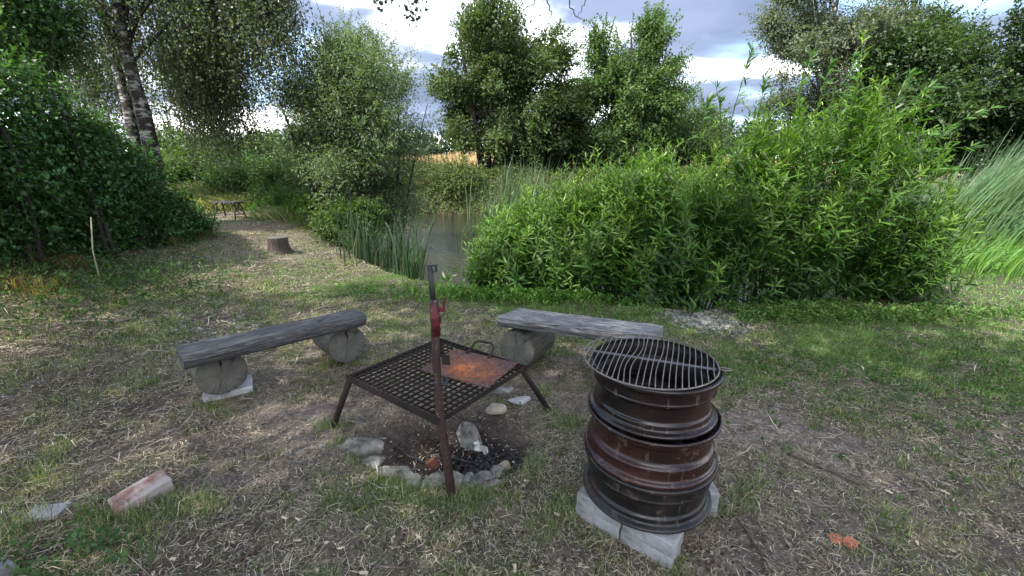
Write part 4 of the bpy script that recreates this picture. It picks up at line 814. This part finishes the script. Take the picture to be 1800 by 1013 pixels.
bm = bmesh.new(); vs_ = [bm.verts.new((.15*(1+.06*math.sin(3*a)+.05*math.sin(5*a+.26*9))*math.cos(a), .15*(1+.06*math.sin(3*a)+.05*math.sin(5*a+.26*9))*math.sin(a), .262)) for a in np.linspace(0, 2*np.pi, n, endpoint=False)]; bm.faces.new(vs_)
bmobj('cut_face', bm, LOGEND, stp)
# ------------------------------------------------------------------ fire grate on legs
GZ = .37; gA, gB, gC = [gp(*p, GZ)[:2] for p in ((613, 660), (771, 735), (905, 640))]
ea = unit(gB-gA); eb = np.array([-ea[1], ea[0]]); LA = np.linalg.norm(gB-gA); LB = float((gC-gB)@eb)
gr = tag(empty('fire_grate', (gA[0], gA[1], GZ), math.atan2(ea[1], ea[0])), 'rusty square iron grid standing on splayed legs over the fire pit', 'grate')
nA, nB = 18, 18
bar_a = None
for k in range(nB):                                                       # bars along A-B
    yy = (k+.5)/nB*LB
    if bar_a is None: bar_a = bmobj('bar', box_bm(LA+.012, .003, .008, (LA/2-.006, 0, 0)), RUSTD, gr); o = bar_a
    else: o = bar_a.copy(); link(o, gr)
    o.location = (0, yy, -.004)
bar_b = None
for k in range(nA):
    xx = (k+.5)/nA*LA
    if bar_b is None: bar_b = bmobj('bar', box_bm(.0035, LB+.02, .010, (0, LB/2+.004, 0)), RUSTD, gr); o = bar_b
    else: o = bar_b.copy(); link(o, gr)
    o.location = (xx, 0, -.002)
for (a_, b_) in (((0, 0), (LA, 0)),):
    bmobj('frame_rail', box_bm(LA+.03, .006, .036, (LA/2, -.006, -.012)), RUSTD, gr, bevel=.001); bmobj('frame_rail', box_bm(LA+.03, .03, .005, (LA/2, .01, -.033)), RUSTD, gr)
bmobj('frame_rail', box_bm(LA+.03, .006, .03, (LA/2, LB+.014, -.012)), RUSTD, gr)
bmobj('frame_rail', box_bm(.005, LB+.02, .024, (-.004, LB/2, -.014)), RUSTD, gr); bmobj('frame_rail', box_bm(.005, LB+.02, .024, (LA+.004, LB/2, -.014)), RUSTD, gr)
def to_l(p): d = np.array(p[:2])-gA; return (float(d@ea), float(d@eb), p[2]-GZ)
for (c_, ft) in (((0, 0), gp(583, 748)), ((LA, LB), gp(966, 716)), ((0, LB), None)):
    if ft is None: ft = np.array([*(gA+eb*(LB+.2)-ea*.16), 0])
    l_ = to_l((ft[0], ft[1], -.03)); tube('leg', [(c_[0]+(.012 if c_[0] == 0 else -.012), c_[1]+(.0 if c_[1] == 0 else -.0), -.012), l_], .0165, RUSTD, gr, 12)
# tall post with hooks at the near corner
pf = gp(797, 884); pb = gp(774, 733, .37); ptop = at(755, 466, pb[1]+.03); pcol = at(762.5, 528, pb[1]+.025)
post = tag(empty('iron_post', (pf[0], pf[1], 0)), 'rusty iron post with hooks and red collar at the near corner of the grate', 'post'); po = np.array(post.location)
mid = (pb+pcol)/2+np.array([-.004, 0, 0])
tube('pipe', np.array([pf-[0, 0, .05], (pf+pb)/2, pb, mid, pcol])-po, [.020, .0195, .0185, .0175, .017], POLEM, post, 14)
zc = at(767, 590, pb[1]+.015)
tube('collar', np.array([zc, (zc+pcol)/2, pcol+[0, 0, .003]])-po, [.0186, .0187, .0188], REDP, post, 14)
tube('rod', np.array([pcol-[0, 0, .03], ptop])-po, [.0118, .0115], ROD, post, 12)
def hook(outline, origin, mat, th=.006, name='hook', hole=None):
    bm = bmesh.new(); vs_ = [bm.verts.new((x_, -th/2, z_)) for x_, z_ in outline]; f = bm.faces.new(vs_); r_ = bmesh.ops.extrude_face_region(bm, geom=[f])
    for g_ in r_['geom']:
        if isinstance(g_, bmesh.types.BMVert): g_.co.y += th
    return bmobj(name, bm, mat, post, loc=Vector(origin-po), rot=(0, 0, -.25))
hook([(.004, .012), (.026, .012), (.026, -.016), (.031, -.016), (.031, .018), (.03, .018), (.006, .018), (.006, -.018), (.026, -.018), (.026, -.022), (.0, -.022), (0, .012)][:0] or [(.008, .0), (.03, .0), (.03, -.03), (.008, -.03), (.008, -.025), (.024, -.025), (.024, -.006), (.008, -.006)], ptop+np.array([0, 0, .002]), ROD, .01)
hook([(.012, -.03), (.034, -.03), (.037, .012), (.043, .014), (.043, -.045), (.012, -.05), (.012, -.06), (.0, -.06), (0, -.03)], pcol+np.array([.004, 0, 0]), REDP, .008)
h1 = at(777, 633, pb[1]+.01)
hook([(.0, .022), (.034, .026), (.036, -.02), (.0, -.018)], h1, RUSTD, .005)
h2 = at(775, 668, pb[1]+.004)
hook([(.0, .006), (.012, .006), (.012, -.004), (.021, -.004), (.021, .02), (.031, .02), (.03, -.02), (.0, -.022)], h2, HOOKB, .007)
h3 = at(768, 560, pb[1]+.02); hook([(.0, .01), (.02, .012), (.018, -.02), (.0, -.02)], h3, ROD, .005)
# steel plate with a wire handle lying on the grate
pc = [gp(*p, .392)[:2] for p in ((738, 648), (858, 681), (909, 637), (800, 612))]; pm = sum(pc)/4; pu = unit((pc[1]-pc[0])+(pc[2]-pc[3])); pv = np.array([-pu[1], pu[0]])
pw = (np.linalg.norm(pc[1]-pc[0])+np.linalg.norm(pc[2]-pc[3]))/2; pl = (np.linalg.norm(pc[3]-pc[0])+np.linalg.norm(pc[2]-pc[1]))/2
plate = tag(empty('griddle', (pm[0], pm[1], .386), math.atan2(pu[1], pu[0])), 'orange rusted flat steel griddle with bent handle, lying on the grate', 'griddle')
bmobj('plate', box_bm(pw, pl, .006), PLATE, plate, bevel=.0015)
bmobj('rim', box_bm(.004, pl*.96, .018, (pw/2-.004, 0, -.0125)), RUSTD, plate) if False else None
hx = -pw*.06
tube('handle', [(-.085+hx, pl/2-.03, .006), (-.08+hx, pl/2+.01, .012), (-.075+hx, pl/2+.045, .045), (-.05+hx, pl/2+.06, .055), (.03+hx, pl/2+.06, .055), (.055+hx, pl/2+.045, .045), (.06+hx, pl/2+.01, .012), (.065+hx, pl/2-.03, .006)], 0.0062, RUSTD, plate, 8)
# ------------------------------------------------------------------ fire pit stones
def stick(label, pts, r, mat=STICK, cat='stick', name='stick', group=None):
    P = []
    for (px, py, h_) in pts:
        p = gp(px, py); P.append((p[0], p[1], hz(p[0], p[1])+h_))
    P = np.array(P); tt = np.linspace(0, len(P)-1, 4*len(P)); Q = np.stack([np.interp(tt, np.arange(len(P)), P[:, k]) for k in range(3)], -1)+rng.normal(size=(len(tt), 3))*r*.35
    o = P[0].copy(); return tag(tube(name, Q-o, np.linspace(r, r*.5, len(Q)), mat, None, 7, loc=o), label, cat, group)
def rock(name, label, cat, px, py, size, mat, seed, rz=0, tilt=(0, 0), z=0., lift=.35, group=None, sub=3, cuts=7):
    p = gp(px, py, z); bm = rock_bm(seed, size[0]*.66, size[1]*.66, size[2]*.66, sub, .07, cuts+3)
    zz_ = hz(p[0], p[1])+size[2]*lift; o = bmobj(name, bm, mat, None, False, loc=(p[0], p[1], zz_), rot=(tilt[0], tilt[1], rz)); return tag(o, label, cat, group)
SG = 'stones edging the fire pit'
for a_ in [(637, 790, (.17, .12, .13), 1, .3, 'big grey stone at the left end of the fire pit edge'), (655, 806, (.12, .09, .05), 2, .1, 'small flat stone under the big left one of the fire pit'),
           (706, 815, (.19, .12, .09), 3, -.1, 'long low grey stone, second from the left on the fire pit edge'), (755, 832, (.13, .10, .09), 4, .2, 'grey stone left of the post foot on the fire pit edge'),
           (800, 822, (.15, .10, .12), 5, .5, 'pale angular stone right behind the post foot'), (850, 818, (.15, .09, .07), 6, .3, 'grey stone right of the post on the fire pit edge'), (853, 847, (.16, .06, .045), 8, .45, 'narrow flat stone lying in grass outside the fire pit')]:
    rock('edging_stone', a_[5], 'stone', a_[0], a_[1], a_[2], STONE, a_[3], a_[4], group=SG, lift=.16)
for a_ in [(680, 822, (.10, .08, .08), 31, .6, 'small grey stone filling the gap right of the big left edging stone'), (730, 826, (.10, .09, .07), 32, -.4, 'squat grey stone between the long low one and the post'),
           (826, 832, (.11, .08, .08), 33, .9, 'tilted grey stone just right of the post foot'), (872, 808, (.09, .07, .06), 34, .2, 'small grey stone beside the ochre one')]:
    rock('edging_stone', a_[5], 'stone', a_[0], a_[1], a_[2], STONE, a_[3], a_[4], group=SG, lift=.16)
rock('edging_stone', 'small ochre stone at the right end of the fire pit edge', 'stone', 884, 802, (.09, .07, .06), STONEW, 9, .1, group=SG, lift=.3)
rock('brick_shard', 'dark red brick shard standing in the fire pit', 'brick', 760, 790, (.07, .025, .09), RUSTB, 14, .4, (.2, .3), lift=.45, cuts=9)
rock('flat_stone', 'grey flat stone leaning upright at the back of the fire pit', 'stone', 826, 752, (.17, .04, .15), STONE, 15, -.65, (-.25, .25), lift=.35, cuts=6)
rock('broken_stone', 'flat grey stone on top of the small heap behind the pit', 'stone', 882, 698, (.15, .08, .04), STONE, 16, -.2, lift=1.6, cuts=8)
rock('broken_stone', 'brownish stone below in the small heap behind the pit', 'stone', 873, 716, (.12, .1, .06), STONEW, 17, .3, lift=.4, cuts=8)
rock('broken_stone', 'pale flat stone at the right of the small heap behind the pit', 'stone', 912, 708, (.13, .09, .03), SLAB, 18, .5, lift=.5, cuts=8)
pp = gp(845, 778, -.05); g_ = random.Random(4); bm = bmesh.new(); bmesh.ops.create_grid(bm, x_segments=9, y_segments=5, size=.5)
for v_ in bm.verts: v_.co = Vector((v_.co.x*.10, v_.co.y*.03+.012*math.sin(v_.co.x*9), .02*math.sin(v_.co.x*14+v_.co.y*7)+g_.gauss(0, .004)))
bmesh.ops.solidify(bm, geom=bm.faces[:], thickness=.002)
o = bmobj('burnt_paper', bm, ASHW, None, True, loc=(pp[0], pp[1], hz(pp[0], pp[1])+.045), rot=(.9, .9, .5)); tag(o, 'white scorched scrap of paper beside the charcoal', 'paper')
stick('charred branch stub lying across the charcoal in the fire pit', [(778, 768, .03), (808, 778, .03), (842, 790, .035)], .012, COAL, 'charred wood')
stick('half burnt stick poking from the left of the fire pit', [(690, 768, .02), (720, 775, .02), (748, 788, .03)], .009, COAL, 'charred wood')
pebbles('ash', 'pale ash and grit scattered through the fire pit', 260, -.3, 2.0, .16, .11, .003, .008, SLAB, 'ash')
# bricks and shards lying about
p = gp(253, 880); slab('brick', 'old brick crusted with pale mortar in the grass at the lower left', 'brick', (p[0], p[1]), (.2, .105, .07), .95, BRICK, rot=(.12, -.15), jag=.035, bevel=.006, seed=4)
p = gp(82, 903); slab('stone_slab', 'flat beige stone half hidden in grass at the left edge', 'slab', (p[0], p[1]), (.13, .08, .02), .2, SLAB, jag=.06, seed=5)
p = gp(-18, 1018); slab('concrete_block', 'corner of a grey concrete block at the bottom left corner', 'block', (p[0], p[1]), (.12, .1, .05), -.3, CONC, seed=6)
for k_, (px, py, s_, lab) in enumerate([(1468, 953, .045, 'left half of the broken orange tile at the lower right'), (1494, 960, .05, 'right half of the broken orange tile at the lower right')]):
    p = gp(px, py); g_ = random.Random(k_+3); bm = bmesh.new(); vs_ = [bm.verts.new((s_*(.6+.5*g_.random())*math.cos(a)*.75, s_*(.5+.4*g_.random())*math.sin(a)*.75, 0)) for a in np.linspace(0, 2*np.pi, 8, endpoint=False)]; f = bm.faces.new(vs_)
    r_ = bmesh.ops.extrude_face_region(bm, geom=[f])
    for q in r_['geom']:
        if isinstance(q, bmesh.types.BMVert): q.co.z += .008
    o = bmobj('tile_shard', bm, TILE, None, loc=(p[0], p[1], hz(p[0], p[1])+.008), rot=(.15, -.1, k_*.8)); tag(o, lab, 'tile shard', 'broken orange tile')
# wood chips
chips = [(398, 968), (500, 916), (524, 918), (524, 954), (487, 956), (558, 1005), (636, 985), (640, 1008), (350, 1000), (388, 898), (576, 868), (737, 948), (806, 972), (925, 848), (645, 932), (905, 1000), (1500, 802), (1400, 870), (600, 968), (455, 720), (1610, 960), (980, 905), (1030, 1000), (690, 955), (1320, 870), (1560, 870), (420, 925), (1660, 870), (760, 905), (305, 985)]
cm = []
for k in range(4):
    bm = box_bm(.017+.005*k, .007+.002*(k % 2), .003); g_ = random.Random(k)
    for v_ in bm.verts: v_.co += Vector((g_.gauss(0, .003), g_.gauss(0, .0018), g_.gauss(0, .0008)))
    o = bmobj('wood_chip', bm, CHIP); cm.append(o.data); bpy.data.objects.remove(o)
for k, (px, py) in enumerate(chips):
    p = gp(px, py); o = bpy.data.objects.new('wood_chip', cm[k % 4]); link(o); o.location = (p[0], p[1], hz(p[0], p[1])+.012); o.rotation_euler = (random.gauss(0, .2), random.gauss(0, .2), random.random()*6.28); tag(o, 'small pale wood chip '+('on bare soil left of the concrete blocks' if 960 < px < 1250 else 'in dry grass right of the wheel barbecue' if px > 1250 else 'in front of the iron post foot' if px > 700 else 'on trodden soil between brick and fire pit' if px > 470 else 'on trodden soil at the lower left near the old brick'), 'wood chip', 'pale wood chips on the ground')
stick('long thin dark twig lying in dry grass at the right', [(1385, 800, .01), (1430, 822, .015), (1470, 838, .012), (1520, 862, .01)], .006)
stick('thin curved twig at the bottom right of the wheel barbecue', [(1285, 905, .01), (1320, 950, .012), (1340, 985, .01), (1360, 1012, .008)], .005)
stick('short thick brown stick at the bottom left', [(408, 993, .01), (430, 983, .012), (452, 970, .012)], .010)
stick('crooked dead branch on the ground left of the left bench', [(120, 603, .02), (165, 597, .03), (210, 590, .02), (232, 585, .02), (250, 570, .05)], .007, STICKP)
stick('flat bark strip near the bottom edge in the middle', [(640, 996, .008), (690, 999, .01), (732, 1002, .008)], .006)
stick('greenish mossy twig in front of the fire pit', [(625, 906, .008), (638, 900, .012), (648, 893, .01)], .007, m_simple('mossy', [(.3, (.12, .13, .03)), (.7, (.26, .24, .08))], 15))
stick('short dark bark piece in front of the post foot', [(815, 936, .008), (838, 934, .008)], .006)
stick('dark brown bark lump in the soil in front of the pit', [(695, 960, .008), (712, 943, .012)], .011)
ps = gp(168, 470); Ps = np.array([at(172, 480, 4.1), at(163, 440, 4.15), at(160, 382, 4.15)]); Ps[0, 2] = hz(*Ps[0, :2])
tag(tube('stick', Ps-Ps[0], [.007, .006, .005], STICKP, loc=Ps[0]), 'pale dry stake standing in the hedge bank at the left', 'stake')
# ------------------------------------------------------------------ wheel barbecue
def lathe(name, prof, mat, parent, n=72, loc=None, closed=True):
    th_ = np.arange(n)*2*np.pi/n; pr_ = np.array(prof); V = np.stack([pr_[:, 0, None]*np.cos(th_), pr_[:, 0, None]*np.sin(th_), np.repeat(pr_[:, 1, None], n, 1)], -1).reshape(-1, 3)
    m = len(pr_); i = np.arange(m)[:, None]*n; j = np.arange(n)[None]; k = (j+1) % n; i2 = ((np.arange(m)+1) % m)[:, None]*n
    F = np.stack([i+j, i+k, i2+k, i2+j], -1)
    if not closed: F = F[:-1]
    F = F.reshape(-1, 4); return npmesh(name, V, [F], mat, parent=parent, smooth=True, loc=loc)
def sm(pts, it=2):
    P = np.array(pts, float)
    for _ in range(it):
        Q = [P[0]]
        for a_, b_ in zip(P, P[1:]): Q += [a_*.75+b_*.25, a_*.25+b_*.75]
        Q.append(P[-1]); P = np.array(Q)
    return P
def wheel(label, c, z0, R, h, mat, tilt, disc=False, flip=False):
    k = R/.255; o_ = [(.248, 0.0), (.256, .003), (.257, .013), (.253, .020), (.246, .023), (.241, .028), (.239, .040), (.238, .060), (.241, .066), (.239, .073), (.229, .080), (.223, .092), (.222, .12), (.223, .14), (.228, .146), (.231, .150), (.232, .166), (.238, .171), (.248, .175), (.254, .179), (.254, .187), (.248, .190)]
    if flip: o_ = [(r_, .19-z_) for r_, z_ in reversed(o_)]
    P = sm(o_, 2); inn = np.stack([P[::-1, 0]-.006, np.clip(P[::-1, 1], .004, .186)], -1); prof = np.vstack([P, inn[:2]]); prof[:, 0] *= k; prof[:, 1] *= h/.19; inn[:, 0] = inn[:, 0]*k; inn[:, 1] *= h/.19
    t0 = tag(empty('steel_wheel', (c[0], c[1], z0)), label, 'wheel rim', 'steel wheel rims stacked as a barbecue'); t0.rotation_euler = (tilt[0], tilt[1], random.random()*6)
    prof = np.vstack([P*[k, h/.19], P[::-1][:1]*[k, h/.19]-[.004, .001], P[:1]*[k, h/.19]-[.004, -.001]][:1]); lathe('rim', prof, mat, t0, closed=False)
    lathe('inner_face', np.vstack([[P[-1, 0]*k, P[-1, 1]*h/.19], inn, [P[0, 0]*k, P[0, 1]*h/.19]]), SOOT, t0, closed=False)
    if disc: lathe('disc', [(.205*k, .06), (.16*k, .085), (.12*k, .1), (.05*k, .09), (.05*k, .084), (.12*k, .094), (.16*k, .079), (.205*k, .054)], SOOT, t0, 48)
    return t0
WC = np.array([.553, 1.535])
wheel('bottom wheel rim of the barbecue stack, black and rusty, resting on concrete blocks', WC+[.006, -.01], .122, .258, .185, WHEELC, (.0, .0), True, True)
wheel('middle wheel rim of the barbecue stack, peeling maroon paint', WC+[.004, -.006], .307, .2565, .188, WHEELB, (.006, -.006), False)
wheel('top wheel rim of the barbecue stack, dark maroon, under the round grate', WC+[.002, .0], .4955, .254, .190, WHEELA, (-.004, .004), False, True).scale = (.965, .965, 1)
GRZ = .694; gt = tag(empty('round_grate', (WC[0]-.02, WC[1]+.008, GRZ), math.radians(-22)), 'round wire barbecue grate with two loop handles on top of the wheels', 'grate'); RG = .25
th_ = np.linspace(0, 2*np.pi, 73); 
def ring_tube(name, R, r_, mat, parent, z=0.):
    n, m = 72, 8; th_ = np.arange(n)*2*np.pi/n; ph = np.arange(m)*2*np.pi/m
    V = np.stack([(R+r_*np.cos(ph))[None]*np.cos(th_)[:, None], (R+r_*np.cos(ph))[None]*np.sin(th_)[:, None], np.repeat((z+r_*np.sin(ph))[None], n, 0)], -1).reshape(-1, 3)
    i = np.arange(n)[:, None]; i2 = (i+1) % n; j = np.arange(m)[None]; k = (j+1) % m; return npmesh(name, V, [np.stack([i*m+j, i2*m+j, i2*m+k, i*m+k], -1).reshape(-1, 4)], mat, parent=parent, smooth=True)
ring_tube('outer_ring', RG, .0032, WIRE, gt)
nb = 23
for k in range(nb):
    x_ = -RG+(k+.9)/(nb+.8)*2*RG; hl = math.sqrt(max(0, RG**2-x_**2)); b_ = (.010 if k in (8, 9) else (.006 if k in (7, 13) else .0015))
    q = np.linspace(-1, 1, 11); P = np.stack([x_+b_*np.sin(q*2.6)*(1-q**2)*1.6, q*hl, .004+0*q-.004*b_/.01*(1-q**2)], -1); tube('bar', P, .0021, WIRE, gt, 6)
bmobj('support_bar', box_bm(2*RG-.02, .017, .004, (0, 0, -.0045)), STRAP, gt, bevel=.001)
for sx in (-1, 1):
    q = np.linspace(0, 2*np.pi, 17); P = np.stack([sx*(RG+.018+.022*np.cos(q)), .011*np.sin(q), 0*q+.002], -1); tube('handle', P, .0024, WIRE, gt, 6)
# concrete blocks
def block(label, c, z, rz): return slab('concrete_block', label, 'block', c, (.2, .1, .058), rz, CONC, z=z, group='concrete blocks under the wheel barbecue', bevel=.005, seed=int(abs(c[0]*99)+z*90), jag=.006)
p0 = gp(1008, 905)[:2]; p1 = gp(1180, 1008)[:2]; e = unit(p1-p0); nrm = np.array([-e[1], e[0]]); rz = math.atan2(e[1], e[0])
for lay in range(2):
    off_ = .0 if lay == 0 else .004
    for q, nm in ((.105, 'left'), (.312, 'front')):
        c = p0+e*(q+off_)+nrm*.052
        block(('upper' if lay else 'lower')+' grey concrete block at the '+nm+' below the bottom wheel rim', c, .0+lay*.0595, rz)
q0 = gp(1256, 912)[:2]; e2 = unit(np.array([.30, .95])); 
for lay in range(2): block(('upper' if lay else 'lower')+' grey concrete block at the right behind the bottom wheel rim', q0+np.array([-.045, .07])+e2*.04, lay*.0595, math.atan2(-e2[1], -e2[0])+.25)
for lay in range(2): block(('upper' if lay else 'lower')+' grey concrete block hidden at the back of the bottom wheel rim', np.array([.48, 1.74]), lay*.0595, .3)
# ------------------------------------------------------------------ overhanging tree behind the camera whose twigs reach into view
ov = tag(empty('overhanging_tree', (-2.6, -2.2, 0)), 'tree overhead whose thin twigs dangle into the top of the picture', 'tree'); oo = np.array([-2.6, -2.2, 0.])
Pt = limb_path((-2.6, -2.2, -.05), (-1.6, -1.4, 8), .05, 12); tube('trunk', Pt-oo, .2*np.linspace(1, .3, 12), BARK, ov, 12)
tips = [[(742, -60), (716, -5), (722, 15), (729, 38)], [(700, -70), (680, -10), (660, 8)], [(940, -60), (945, -5), (932, 12), (921, 16)], [(975, -50), (962, 0), (970, 22), (967, 33)], [(1010, -60), (1000, 10), (1018, 30), (1029, 42)], [(1035, -30), (1030, 5), (1015, 30)], [(770, -60), (745, -8), (735, 2)]]
hub = at(830, -330, 2.6); Lb = limb_path(Pt[6], hub, .06, 10); tube('limb', Lb-oo, .07*np.linspace(1, .2, 10), BARK, ov, 8)
PPl = []
for k, tp in enumerate(tips):
    Q = np.array([hub]+[at(px, py, 2.7+.05*k) for px, py in tp]); tt = np.linspace(0, len(Q)-1, 16); Q2 = np.stack([np.interp(tt, np.arange(len(Q)), Q[:, j]) for j in range(3)], -1); Q2[1:-1] += rng.normal(size=(14, 3))*.006
    tube('twig', Q2-oo, np.linspace(.006, .0016, 16), STICK, ov, 5)
    if k in (0, 1, 6):
        q = rng.random(26)*3+11.5; a_ = np.minimum(q.astype(int), 14); PPl.append(Q2[a_]+rng.normal(size=(26, 3))*.025)
P_ = np.vstack(PPl); n = len(P_); V, F, C = leaf_arr(P_-oo, rdir(n), rdir(n), .028, .022, colors(n, (.05, .08, .03), .3)); npmesh('leaves', V, F, LEAF, C, ov)['kind'] = 'stuff'
lob = np.array(lobes_in((-4.3, -1.9, 7.6), (6.4, 3.7, 1.3), 105, .55, 1.2, 91)); n = 27000; q = rng.integers(0, len(lob), n); P_ = lob[q, :3]+rdir(n)*(rng.random((n, 1))**.5)*lob[q, 3:]  # unseen crown, placed and thinned to shade the foreground
V, F, C = leaf_arr(P_-oo, rdir(n), unit(rdir(n)+np.array([0, 0, 1.])), .13, .095, colors(n, (.05, .085, .03), .3)); npmesh('crown', V, F, LEAFS, C, ov)['kind'] = 'stuff'
print('OBJECTS', len(bpy.data.objects), 'TRIS', sum(len(m.loops)-2*len(m.polygons) for m in bpy.data.meshes))
